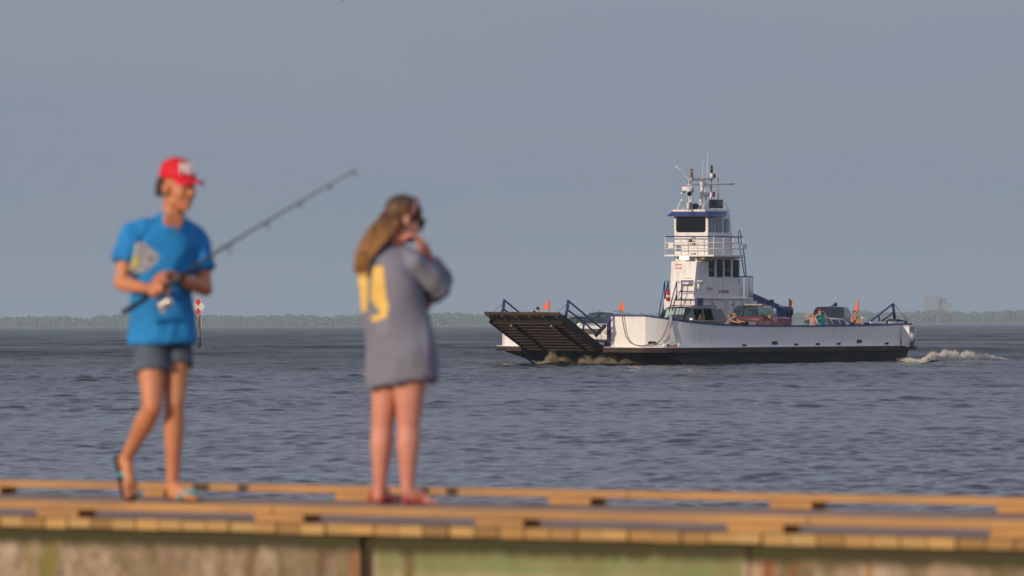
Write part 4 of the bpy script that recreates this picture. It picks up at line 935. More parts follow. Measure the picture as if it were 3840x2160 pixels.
# display box with red lamps
a = mp_((1243, 1228), v=v1_+.02)[0]; b = mp_((1515, 1052), v=v1_+.02)[0]
o = MB().box((b.x, v1_-.08, a.z), (a.x, v1_+.02, b.z)).build('signal_box', mat('dark_blue_grey', (.018, .028, .045), .4), FE, bevel=.02)
a2 = mp_((1400, 1210), v=v1_+.03)[0]; b2 = mp_((1500, 1065), v=v1_+.03)[0]; MB().box((b2.x, v1_+.021, a2.z), (a2.x, v1_+.03, b2.z)).build('signal_face', mat('tan_face', (.2, .17, .15), .6), o)
for yy in (1105, 1185): q = mp_((1446, yy), v=v1_+.03)[0]; MB().tube([q, q+V((0, .03, 0))], .055, 12).build('red_lamp', REDL, o)

# ------------------------------------------------------------------ things carried by the ferry
def ferry_M(u, v, w_=.0, yaw=0): return FM @ Matrix.Translation((u, v, w_)) @ Matrix.Rotation(yaw, 4, 'Z')
kind_ = strip(inset(OD, .14), inset(OD, 1.0), lambda i: .003, lambda i: .16, 1).build('side_coaming', DECKM, FE)
# fire extinguishers on the stair landing
for i, (px, lab) in enumerate(((2503, 'red fire extinguisher nearer the stairs on the white landing'), (2509.5, 'red fire extinguisher nearer the tower wall on the white landing'))):
    q = fl(px, 1128, 'v', -2.95-.1*i); e_ = thing('fire_extinguisher', lab, 'fire extinguisher', FM @ Matrix.Translation(q), 'fire extinguishers on the stair landing')
    MB().ringloft([((0, 0, z), (r, 0, 0), (0, r, 0)) for z, r in ((0, .07), (.01, .08), (.42, .08), (.50, .05), (.53, .025))], 14).build('cylinder', RED, e_, True)
    MB().box((-.06, -.015, .53), (.06, .015, .56)).build('handle', BLK, e_)
    MB().ringloft([((0, 0, z), (.082, 0, 0), (0, .082, 0)) for z in (.18, .30)], 14).build('label_band', SW, e_, True)
# life raft canister in its niche at the stern
c_, T, N_ = onside(3388, 1265)
rt = thing('life_raft', 'white life raft canister in a cradle at the right end of the ferry side', 'life raft', FM @ Matrix.Translation(c_+N_*.30) @ Matrix.Rotation(math.atan2(T.y, T.x), 4, 'Z'))
o = MB().ringloft([((x, 0, 0), (0, r, 0), (0, 0, r)) for x, r in ((-.42, .2), (-.38, .30), (-.1, .36), (.1, .36), (.38, .30), (.42, .2))], 20).build('canister', SW, rt, True)
MB().ringloft([((x, 0, 0), (0, .37, 0), (0, 0, .37)) for x in (-.05, .05)], 20).build('strap', BLK, rt, True)
for x in (-.46, .44): MB().box((x, -.2, -.5), (x+.05, .22, .62)).build('cradle_post', WHITE, rt)
MB().box((-.46, -.2, .55), (.49, .1, .64)).build('cradle_top', WHITE, rt); MB().box((-.4, -.1, -.5), (.4, .15, -.38)).build('cradle_foot', BLK, rt)
# orange pennants on sticks
FL_ = [(((2060, 1121), (2059, 1160), (2034, 1160)), (2061, 1121, 2058, 1182), 'u', .1, 'orange pennant standing behind the raised ramp lip near the blue-shirted passenger'),
       (((2331, 1126), (2343, 1172), (2327, 1160), (2317, 1158)), (2328, 1128, 2324, 1180), 'u', -.2, 'orange triangular pennant at the corner of the white bow panel'),
       (((2959, 1120), (2972, 1129), (2966, 1157), (2958, 1155)), (2959, 1120, 2960, 1186), 'v', -.5, 'small orange pennant beside the blue winch behind the red pickup'),
       (((3220, 1121), (3217, 1165), (3202, 1161)), (3220, 1122, 3216, 1212), 'v', 5.2, 'orange pennant right behind the embracing couple at the stern')]
for poly, (x0, y0, x1, y1), ax, val, lab in FL_:
    base = fl(x1, y1, ax, val); fg = thing('pennant', lab, 'flag', FM @ Matrix.Translation(base), 'orange pennants along the ferry')
    MB().tube([V((0, 0, -.12)), fl(x0, y0, ax, val)-base], .018, 6).build('stick', TIMB, fg)
    P_ = [fl(x, y, 'u', base.x)-base for x, y in poly]; MB().prism(P_, (.012, .006, 0)).build('cloth', ORANGE, fg)
# ------------------------------------------------------------------ vehicles (x forward from the front bumper = 0, backwards negative)
def vehicle(name, label, cat, M, paint, stations, glass, windows, L, Wd, wheels, seats=(), lights=None, extras=None, screen=None, rearscreen=None):
    """stations: (x, w, zb, belt, wr, zr or None)"""
    root = thing(name, label, cat, M); Wh = Wd/2
    rings = []
    for x, w_, zb, belt, wr, zr in stations:
        w_ = w_*Wh
        half = [(w_*.9, zb), (w_, zb+.2), (w_*1.0, belt*.74), (w_*.965, belt)]
        if zr is None: half += [(w_*.90, belt+.035), (w_*.6, belt+.07), (0, belt+.085)]
        else: half += [(wr*Wh, zr-.09), (wr*Wh-.10, zr-.015), (0, zr+.02)]
        rings.append([(x, 0, zb)]+[(x, y, z) for y, z in half]+[(x, -y, z) for y, z in half[-2::-1]])
    K = len(rings[0]); body = MB(); gl = {}
    for r in rings: body.v += [V(p) for p in r]
    for i in range(len(rings)-1):
        for j in range(K):
            jj = (j+1) % K; f = (i*K+j, i*K+jj, (i+1)*K+jj, (i+1)*K+j); side = None
            row = j if j < 7 else 13-j      # mirrored row index: 4 = side window, 5,6 = top
            if i in windows and row == 4: side = ('side_window', i, j < 7)
            if screen is not None and i == screen and row in (5, 6): side = ('windshield', i, 0)
            if rearscreen is not None and i == rearscreen and row in (5, 6): side = ('rear_window', i, 0)
            if side: gl.setdefault(side, []).append([V(rings[a//K][a % K]) for a in f])
            else: body.f.append(f)
    body.f.append(tuple(range(K))[::-1]); body.f.append(tuple((len(rings)-1)*K+j for j in range(K)))
    o = body.build('body', paint, root); edge_smooth(o)
    for (nm, i, s_), qs in gl.items():
        m = MB()
        for q in qs: m.add(q, [(0, 1, 2, 3)])
        g = glass if not isinstance(glass, dict) else glass.get((nm, i), glass.get(nm, glass['*']))
        if g is None: continue
        m.build(nm, g, root)
    tyre = RUBBER
    for x, rr_ in wheels:
        for s_ in (1, -1):
            y = s_*(Wh-.10); t = MB().tube([(x, y-s_*.12, rr_), (x, y-s_*.10, rr_), (x, y+s_*.09, rr_), (x, y+s_*.12, rr_)], [rr_*.8, rr_, rr_, rr_*.85], 24).build('wheel', tyre, root, True)
            MB().tube([(x, y+s_*.10, rr_), (x, y+s_*.125, rr_)], rr_*.6, 16).build('rim', METAL, t)
    sm = mat('seat_fabric', (.12, .10, .085), .9)
    for x, y in seats:
        m = MB(); m.hexa([(x+.3, y-.24, .55), (x+.3, y+.24, .55), (x-.25, y+.24, .55), (x-.25, y-.24, .55)], [(x+.3, y-.24, .72), (x+.3, y+.24, .72), (x-.25, y+.24, .72), (x-.25, y-.24, .72)])
        m.hexa([(x-.14, y-.24, .72), (x-.14, y+.24, .72), (x-.26, y+.24, .72), (x-.26, y-.24, .72)], [(x-.24, y-.2, 1.28), (x-.24, y+.2, 1.28), (x-.34, y+.2, 1.28), (x-.34, y-.2, 1.28)])
        m.box((x-.35, y-.13, 1.31), (x-.25, y+.13, 1.5)); m.build('seat', sm, root, bevel=.04)
    if extras: extras(root, Wh)
    return root
clear = glassmat('windscreen_glass', (.46, .62, .58), .07); dark_in = mat('dark_interior', (.02, .018, .016), .9)
tint = mat('privacy_glass', (.02, .026, .035), .06, spec=.9)
def mirrors(x, z, m, sz=.14):
    def f(root, Wh):
        for s in (1, -1): MB().ell((x, s*(Wh+.12), z), (.07, .15, sz*.75)).build('wing_mirror', m, root, True)
    return f
def face(root, Wh, z0, z1, grm, lm, gh=.5, bump=.55, chrome=METAL):
    MB().box((.0, -Wh*gh, z0), (.035, Wh*gh, z1)).build('grille', grm, root)
    MB().box((.036, -Wh*gh-.02, z1-.07), (.06, Wh*gh+.02, z1)).build('grille_bar', chrome, root)
    for s in (1, -1):
        y0, y1 = sorted((s*(Wh*gh+.05), s*(Wh*.93))); MB().box((-.03, y0, z0+.05), (.045, y1, z1-.02)).build('headlight', lm, root, bevel=.02)
    MB().box((-.1, -Wh*.98, bump-.15), (.12, Wh*.98, bump+.1)).build('bumper', chrome, root, bevel=.04)
HL = mat('headlight_glass', (.65, .63, .58), .15, spec=.8)
def car_paint(n, c, metal=.3, r=.3): return mat(n, c, r, metal, coat=.3)

# grey sport utility in the near lane
M1 = ferry_M(-2.1, 3.45, .11)
def ex1(root, Wh):
    face(root, Wh, .75, 1.05, BLK, HL); mirrors(-1.75, 1.30, mat('mirror_chrome', (.75, .7, .66), .2, .9))(root, Wh)
    for s in (1, -1):
        MB().tube([(-2.55, s*.66, 1.93), (-2.7, s*.67, 2.0), (-4.7, s*.67, 2.0), (-4.9, s*.66, 1.93)], .028, 6).build('roof_rail', mat('rail_dark', (.04, .04, .045), .4), root, True)
        y0, y1 = sorted((s*(Wh*.985), s*(Wh+.015))); MB().box((-4.9, y0, 1.22), (-1.75, y1, 1.25)).build('belt_strip', METAL, root)
        for x in (-2.98, -3.92): y0, y1 = sorted((s*(Wh*.985), s*(Wh+.03))); MB().box((x-.09, y0, 1.0), (x+.09, y1, 1.03)).build('door_handle', METAL, root)
    MB().box((-3.0, -.5, 1.99), (-2.92, .5, 2.02)).build('roof_crossbar', METAL, root); MB().tube([(-2.6, 0, 1.95), (-2.64, 0, 2.1)], [.03, .01], 6).build('roof_antenna', BLK, root)
    MB().box((-1.75, -.7, .95), (-1.35, .7, 1.12)).build('dashboard', dark_in, root)
    for x, y in ((-2.65, .40), (-3.7, .45)):
        MB().ell((x, y, 1.42), (.1, .085, .12)).ell((x-.03, y, 1.2), (.12, .2, .2)).ell((x-.04, y, 1.47), (.1, .09, .1)).fuse('seated_passenger', mat('dim_skin', (.28, .15, .10), .6), root, .02)
vehicle('sport_utility', 'dark grey-brown full-size sport utility with open side windows in the near lane of the ferry', 'car', M1, car_paint('grey_brown_paint', (.085, .078, .085)),
        [(0, .90, .35, .82, 0, None), (-.1, .97, .3, 1.06, 0, None), (-1.3, 1, .3, 1.2, 0, None), (-1.55, 1, .3, 1.22, 0, None), (-2.35, 1, .3, 1.25, .80, 1.93), (-2.45, 1, .3, 1.25, .80, 1.935), (-3.25, 1, .3, 1.25, .80, 1.95), (-3.38, 1, .3, 1.25, .80, 1.95), (-4.2, 1, .3, 1.25, .79, 1.95), (-4.42, 1, .3, 1.25, .79, 1.945), (-5.35, .99, .3, 1.26, .77, 1.91), (-5.5, .98, .32, 1.26, .75, 1.86), (-5.68, .95, .4, 1.10, 0, None)],
        {'*': tint, 'windshield': clear, ('side_window', 5): None, ('side_window', 7): None}, (3, 5, 7, 9), 5.65, 2.0, ((-.98, .39), (-4.35, .39)), ((-2.55, .4), (-2.55, -.4), (-3.6, .4), (-3.6, -.4)), extras=ex1, screen=3, rearscreen=11)

# red pickup
M2 = ferry_M(-10.2, 4.6, 0, R(14)) @ Matrix.Translation((0, -1.0, .15))
def ex2(root, Wh):
    face(root, Wh, .88, 1.15, BLK, HL, gh=.52); mirrors(-1.85, 1.36, mat('tan_mirror', (.12, .08, .05), .4), .24)(root, Wh)
    MB().box((-1.85, -.7, 1.0), (-1.45, .7, 1.13)).build('dashboard', mat('tan_dash', (.12, .09, .07), .8), root)
    MB().box((-5.8, -Wh*.8, 1.38), (-3.66, Wh*.8, 1.39)).build('bed_floor', BLK, root)
    for s in (1, -1):
        y0, y1 = sorted((s*(Wh*.985), s*(Wh+.02))); MB().box((-2.75, y0, 1.0), (-2.65, y1, 1.18)).build('door_handle', BLK, root)
        MB().tube([(-4.5+.46*math.cos(t), s*(Wh-.01), .42+.46*math.sin(t)) for t in [math.pi*k/12 for k in range(13)]], .05, 6).build('wheel_arch', MATS['red_truck_paint'], root, True)
    MB().ell((-2.5, .4, 1.42), (.1, .085, .12)).ell((-2.53, .4, 1.2), (.12, .2, .2)).fuse('seated_driver', mat('dim_skin2', (.28, .15, .10), .6), root, .02)
    MB().box((-3.2, -.5, 2.0), (-2.6, .45, 2.05)).build('roof_panel', mat('tan_panel', (.40, .33, .26), .8), root)
vehicle('pickup_truck', 'dark red extended-cab pickup truck behind the man leaning on the rail', 'pickup', M2, car_paint('red_truck_paint', (.30, .028, .025), .1),
        [(0, .88, .4, .92, 0, None), (-.1, .95, .35, 1.17, 0, None), (-.6, .99, .33, 1.26, 0, None), (-1.45, 1, .33, 1.33, 0, None), (-2.0, 1, .33, 1.36, .80, 1.95), (-2.1, 1, .33, 1.36, .80, 1.96), (-2.8, 1, .33, 1.36, .80, 1.97), (-3.0, 1, .33, 1.36, .80, 1.97), (-3.4, 1, .33, 1.36, .78, 1.96), (-3.47, 1, .33, 1.36, .76, 1.9), (-3.6, 1, .33, 1.36, 0, None), (-3.61, 1, .33, 1.3, 0, None), (-5.9, 1, .38, 1.3, 0, None), (-6.0, .98, .42, 1.25, 0, None)],
        {'*': clear}, (3, 5, 7), 6.0, 2.0, ((-.95, .40), (-4.5, .40)), ((-2.45, .4), (-2.45, -.4)), extras=ex2, screen=3, rearscreen=9)

# silver sedan
M3 = ferry_M(-16.1, 3.6)
def ex3(root, Wh): face(root, Wh, .5, .75, BLK, HL, bump=.45, chrome=MATS['silver_paint']); MB().box((-1.7, -.6, .85), (-1.3, .6, .98)).build('dashboard', dark_in, root)
vehicle('sedan', 'low silver blue sedan between the red pickup and the black pickup', 'car', M3, car_paint('silver_paint', (.36, .38, .42), .4),
        [(0, .85, .25, .6, 0, None), (-.1, .95, .22, .78, 0, None), (-1.1, 1, .2, .94, 0, None), (-1.35, 1, .2, .96, 0, None), (-2.1, 1, .2, .98, .74, 1.46), (-2.2, 1, .2, .98, .74, 1.47), (-2.85, 1, .2, .99, .74, 1.48), (-2.95, 1, .2, .99, .74, 1.48), (-3.5, 1, .2, 1.0, .72, 1.44), (-4.1, .99, .25, 1.04, 0, None), (-4.6, .95, .3, 1.02, 0, None), (-4.72, .9, .35, .9, 0, None)],
        {'*': clear, 'windshield': glassmat('teal_screen', (.35, .55, .56), .16)}, (3, 5, 7), 4.7, 1.78, ((-.9, .32), (-3.7, .32)), ((-2.3, .38), (-2.3, -.38)), extras=ex3, screen=3, rearscreen=8)

# black pickup at the stern
M4 = ferry_M(-20.6, 3.3, 0, R(17)) @ Matrix.Translation((0, -1.0, .08))
def ex4(root, Wh): face(root, Wh, .85, 1.1, BLK, HL); MB().box((-1.85, -.7, 1.0), (-1.45, .7, 1.14)).build('dashboard', dark_in, root)
vehicle('black_pickup', 'black pickup truck with a broad windshield parked behind the people at the stern rail', 'pickup', M4, car_paint('black_truck_paint', (.018, .02, .026), .1, .35),
        [(0, .9, .4, .95, 0, None), (-.1, .96, .35, 1.2, 0, None), (-1.4, 1, .33, 1.34, 0, None), (-1.5, 1, .33, 1.36, 0, None), (-2.05, 1, .33, 1.38, .80, 1.96), (-2.15, 1, .33, 1.38, .80, 1.97), (-3.1, 1, .33, 1.38, .80, 1.97), (-3.25, 1, .33, 1.38, .76, 1.96), (-3.4, 1, .33, 1.26, 0, None), (-5.2, 1, .38, 1.22, 0, None), (-5.3, .98, .42, 1.1, 0, None)],
        {'*': tint, 'windshield': glassmat('smoke_screen', (.28, .38, .38), .12)}, (3, 5), 5.3, 2.0, ((-.95, .4), (-4.1, .4)), ((-2.5, .4), (-2.5, -.4)), extras=ex4, screen=3, rearscreen=7)

# white crossover behind the ramp rails
M5 = ferry_M(-1.8, -.15, 0, R(18))
def ex5(root, Wh):
    face(root, Wh, .62, .98, BLK, HL, bump=.5, chrome=MATS['white_car_paint']); mirrors(-1.5, 1.1, MATS['white_car_paint'])(root, Wh)
    for s in (1, -1): MB().tube([(-2.3, s*.6, 1.74), (-2.45, s*.62, 1.83), (-3.7, s*.62, 1.83), (-3.9, s*.6, 1.74)], .03, 6).build('roof_rail', METAL, root, True)
    for y in (.38, -.38): MB().ell((-2.2, y, 1.3), (.1, .085, .12)).ell((-2.22, y, 1.08), (.12, .2, .2)).fuse('seated_passenger', mat('dim_skin', (.28, .15, .10), .6), root, .02)
    MB().box((-1.75, -.65, .9), (-1.3, .65, 1.03)).build('dashboard', dark_in, root)
vehicle('white_crossover', 'white crossover facing the raised bow ramp behind the blue ramp rails', 'car', M5, car_paint('white_car_paint', (.70, .68, .66), 0),
        [(0, .86, .3, .72, 0, None), (-.1, .96, .25, .98, 0, None), (-1.1, 1, .23, 1.08, 0, None), (-1.25, 1, .23, 1.1, 0, None), (-1.95, 1, .23, 1.12, .76, 1.74), (-2.05, 1, .23, 1.12, .76, 1.75), (-2.8, 1, .23, 1.12, .76, 1.76), (-2.9, 1, .23, 1.12, .76, 1.76), (-3.7, 1, .23, 1.14, .74, 1.73), (-4.1, .99, .25, 1.16, .70, 1.66), (-4.5, .96, .3, 1.1, 0, None)],
        {'*': clear, 'windshield': glassmat('green_screen', (.40, .55, .45), .12), ('side_window', 8): tint}, (3, 5, 7, 8), 4.6, 1.85, ((-.9, .35), (-3.6, .35)), ((-2.25, .38), (-2.25, -.38)), extras=ex5, screen=3, rearscreen=9)
# silver car behind it
M6 = ferry_M(-6.7, .7)
def ex6(root, Wh): face(root, Wh, .6, .85, BLK, HL, bump=.5, chrome=MATS['pale_silver_paint']); MB().tube([(-3.9, 0, 1.62), (-3.75, 0, 1.85)], .01, 5).build('roof_antenna', BLK, root)
vehicle('silver_hatchback', 'pale silver car whose rounded roof shows above the bow bulwark beside the pennant', 'car', M6, car_paint('pale_silver_paint', (.50, .48, .47), .3),
        [(0, .86, .3, .7, 0, None), (-.1, .96, .25, .92, 0, None), (-1.0, 1, .23, 1.04, 0, None), (-1.2, 1, .23, 1.06, 0, None), (-2.0, 1, .23, 1.1, .72, 1.62), (-2.1, 1, .23, 1.1, .72, 1.64), (-2.9, 1, .23, 1.12, .72, 1.66), (-3.0, 1, .23, 1.12, .72, 1.66), (-3.8, 1, .23, 1.15, .70, 1.58), (-4.4, .96, .3, 1.15, 0, None)],
        {'*': tint}, (3, 5, 7), 4.4, 1.8, ((-.85, .33), (-3.5, .33)), (), extras=ex6, screen=3, rearscreen=8)
# red car in the far lane
M7 = ferry_M(-2.2, -2.5, 0, 0)
def ex7(root, Wh): face(root, Wh, .5, .75, BLK, HL, bump=.45, chrome=MATS['bright_red_paint'])
vehicle('red_car', 'bright red car half hidden behind the ramp left of the white crossover', 'car', M7, car_paint('bright_red_paint', (.45, .02, .03), .1),
        [(0, .85, .25, .62, 0, None), (-.1, .95, .22, .8, 0, None), (-1.1, 1, .2, .96, 0, None), (-1.3, 1, .2, .98, 0, None), (-2.1, 1, .2, 1.0, .74, 1.5), (-2.2, 1, .2, 1.0, .74, 1.5), (-2.95, 1, .2, 1.0, .74, 1.51), (-3.05, 1, .2, 1.0, .74, 1.51), (-3.6, 1, .2, 1.02, .72, 1.46), (-4.2, .99, .25, 1.04, 0, None), (-4.5, .93, .3, .95, 0, None)],
        {'*': clear}, (3, 5, 7), 4.5, 1.78, ((-.9, .32), (-3.6, .32)), ((-2.3, .38), (-2.3, -.38)), extras=ex7, screen=3, rearscreen=8)
# ------------------------------------------------------------------ people
def skin(n, c, c2=None): return mat(n, c, .5, var=.12, vscale=6, col2=c2 or tuple(x*.85 for x in c), sss=.12)
def grip_hand(mb, c, ax, palm, wrist, k=1.0, r=.016, thumb_side=1):
    """hand closed round a rod through c along ax; palm points from the rod towards the palm"""
    ax = V(ax).normalized(); p = V(palm); p = (p-ax*p.dot(ax)).normalized(); q = ax.cross(p)*thumb_side
    C = V(c)
    mb.cap(wrist, C+p*.038*k, .024*k, .03*k); 
    for i, off in enumerate((-.034, -.011, .012, .034)): mb.cap(C+p*.034*k+ax*off*k, C+p*.03*k+q*.018*k+ax*off*k, .014*k, .011*k)
    for i, off in enumerate((-.036, -.012, .012, .034)):
        L = (1, 1.08, 1.0, .85)[i]; pts = []
        for a in (35, 85, 140, 185*L):
            a = R(a); pts.append(C+ax*off*k+(p*math.cos(a)+q*math.sin(a))*(r+.010)*k*(1.25 if a < 1 else 1.05))
        mb.chain(pts, [.0105*k, .0098*k, .009*k, .008*k], 8)
    t0 = C+p*.03*k+ax*.045*k; mb.chain([t0, C-q*.022*k+p*.012*k+ax*.05*k, C-q*.024*k-p*.014*k+ax*.035*k], [.014*k, .0115*k, .010*k], 8)
def open_hand(mb, wrist, d, nrm, k=1.0, curl=.5, spread=.12, side=1):
    d = V(d).normalized(); n = V(nrm); n = (n-d*n.dot(d)).normalized(); s = d.cross(n)*side; W = V(wrist)
    mb.cap(W, W+d*.03*k, .024*k, .028*k)
    for i in range(4):
        off = (-.027, -.009, .009, .026)[i]; b = W+d*.085*k+s*off*k; mb.cap(W+d*.02*k+s*off*.7*k, b, .016*k, .0125*k)
        L = (.030, .036, .034, .026)[i]*k; a = curl*(1+.12*i); dd = (d+s*off*spread*20).normalized(); pt = [b]; cur = b; ang = 0
        for sg in range(3):
            ang += a*(.6, .9, .7)[sg]; v = dd*math.cos(ang)+n*math.sin(ang); cur = cur+v*L*(1.15, .85, .7)[sg]; pt.append(cur)
        mb.chain(pt, [.0105*k, .0097*k, .0088*k, .0078*k], 8)
    t = W+d*.03*k-s*.026*k; mb.chain([t, t+d*.025*k-s*.024*k+n*.012*k, t+d*.052*k-s*.03*k+n*.028*k], [.014*k, .0115*k, .0095*k], 8)
def headframe(f, pitch):
    f = V((f[0], f[1], 0)).normalized(); l = V((-f.y, f.x, 0)); u = V((0, 0, 1)); ff = f*math.cos(pitch)-u*math.sin(pitch); uu = u*math.cos(pitch)+f*math.sin(pitch)
    return Matrix(((l.x, ff.x, uu.x), (l.y, ff.y, uu.y), (l.z, ff.z, uu.z)))   # columns: left, forward, up
def head(mb, c, H, k=1.0):
    P = lambda x, y, z: V(c)+H @ V((x, y, z))*k
    e = lambda p, r: mb.ell(P(*p), tuple(x*k for x in r), H)
    e((0, -.012, .035), (.074, .094, .088)); e((0, .028, -.015), (.064, .066, .088)); e((0, .036, -.075), (.046, .046, .042)); e((0, .066, -.098), (.022, .022, .018))
    for s in (-1, 1):
        e((s*.030, .066, -.028), (.026, .022, .022)); e((s*.045, .01, -.07), (.018, .035, .028)); e((s*.027, .083, .030), (.024, .012, .009)); e((s*.076, -.008, -.008), (.010, .021, .033))
    mb.cap(P(0, .085, .012), P(0, .108, -.024), .008*k, .0125*k, 10); e((0, .096, -.030), (.017, .014, .010)); e((0, .086, -.060), (.022, .012, .006)); e((0, .084, -.072), (.020, .012, .007))
def eyes(c, H, root, off, k=1.0, brow=(.06, .035, .02)):
    P = lambda x, y, z: V(c)+H @ V((x, y, z))*k-off
    for s in (-1, 1):
        o = MB().ell(P(s*.030, .078, .010), (.011*k, .008*k, .0075*k), H, 10, 8).build('eye', mat('eye_white', (.6, .55, .5), .2), root, True)
        MB().ell(P(s*.030, .0845, .010), (.0052*k, .003*k, .0052*k), H, 8, 6).build('iris', BLK, o, True)
        MB().tube([P(s*.046, .078, .032), P(s*.03, .092, .038), P(s*.014, .092, .034)], .0035*k, 6).build('eyebrow', mat('brow', brow, .9), root, True)
    MB().tube([P(-.02, .090, -.065), P(0, .098, -.064), P(.02, .090, -.065)], .0035*k, 6).build('lips', mat('lip', (.42, .13, .10), .5), root, True)
def torso(mb, J, k=1.0, w=(1, 1, 1), d=(1, 1, 1), ext=0):
    """body trunk through pelvis, waist, chest, neck"""
    pel, che, nk = V(J['pelvis']), V(J['chest']), V(J['neck']); lh = (V(J['hipL'])-V(J['hipR'])).normalized(); lsx = (V(J['shL'])-V(J['shR'])).normalized()
    wa = pel.lerp(che, .5); R_ = []
    ax = (che-pel).normalized(); ax2 = (nk-che).normalized()
    def ring(c, lat, up, hw, hd): dp = up.cross(lat).normalized(); R_.append((c, lat*(hw+ext)*k, dp*(hd+ext)*k))
    ring(pel-ax*.10*k, lh, ax, .120*w[0], .085*d[0]); ring(pel-ax*.05*k, lh, ax, .160*w[0], .108*d[0]); ring(pel+ax*.02*k, lh, ax, .165*w[0], .112*d[0])
    lm = (lh+lsx).normalized(); ring(wa, lm, ax, .135*w[1], .098*d[1]); ring(che-ax*.04*k, lsx, ax, .155*w[2], .11*d[2]); ring(che+ax*.06*k, lsx, (ax+ax2).normalized(), .165*w[2], .112*d[2])
    q = che.lerp(nk, .68); ring(q, lsx, ax2, .14*w[2], .085*d[2]); ring(che.lerp(nk, .93), lsx, ax2, .075, .06)
    mb.ringloft(R_, 24)
def limb_leg(mb, h, kn, an, k=1.0, fat=1.0):
    h, kn, an = V(h), V(kn), V(an); ax = (an-kn); back = None
    mb.chain([h, h.lerp(kn, .35), h.lerp(kn, .8), kn], [.088*k*fat, .082*k*fat, .06*k*fat, .052*k*fat]); mb.chain([kn, kn.lerp(an, .3), kn.lerp(an, .65), an], [.050*k*fat, .054*k*fat, .040*k*fat, .033*k])
def foot(mb, an, heel, toe, k=1.0):
    an, heel, toe = V(an), V(heel), V(toe); d = (toe-heel).normalized(); b = heel.lerp(toe, .68)
    up = (an-heel); up = (up-d*up.dot(d)).normalized(); s = d.cross(up)
    mb.cap(an, heel+d*.03*k+up*.035*k, .034*k, .034*k); mb.cap(heel+d*.03*k+up*.03*k, b+up*.022*k, .033*k, .028*k); mb.cap(an, b+up*.022*k, .032*k, .026*k)
    mb.cap(b+up*.02*k-s*.018*k, b+up*.02*k+s*.018*k, .024*k, .024*k)
    for i, o in enumerate((-.034, -.018, -.002, .013, .031)):
        L = (.62, .75, .88, .95, 1.0)[i]; mb.cap(b+s*o*k+up*.018*k, b+(toe-b)*L+s*o*k+up*.012*k, .013*k, .009*k if i < 4 else .013*k, 8)
def limb_arm(mb, sh, el, wr, k=1.0, fat=1.0):
    sh, el, wr = V(sh), V(el), V(wr)
    mb.chain([sh, sh.lerp(el, .3), sh.lerp(el, .6), el], [.052*k*fat, .049*k*fat, .045*k*fat, .036*k*fat]); mb.chain([el, el.lerp(wr, .3), el.lerp(wr, .75), wr], [.037*k*fat, .041*k*fat, .029*k*fat, .024*k])

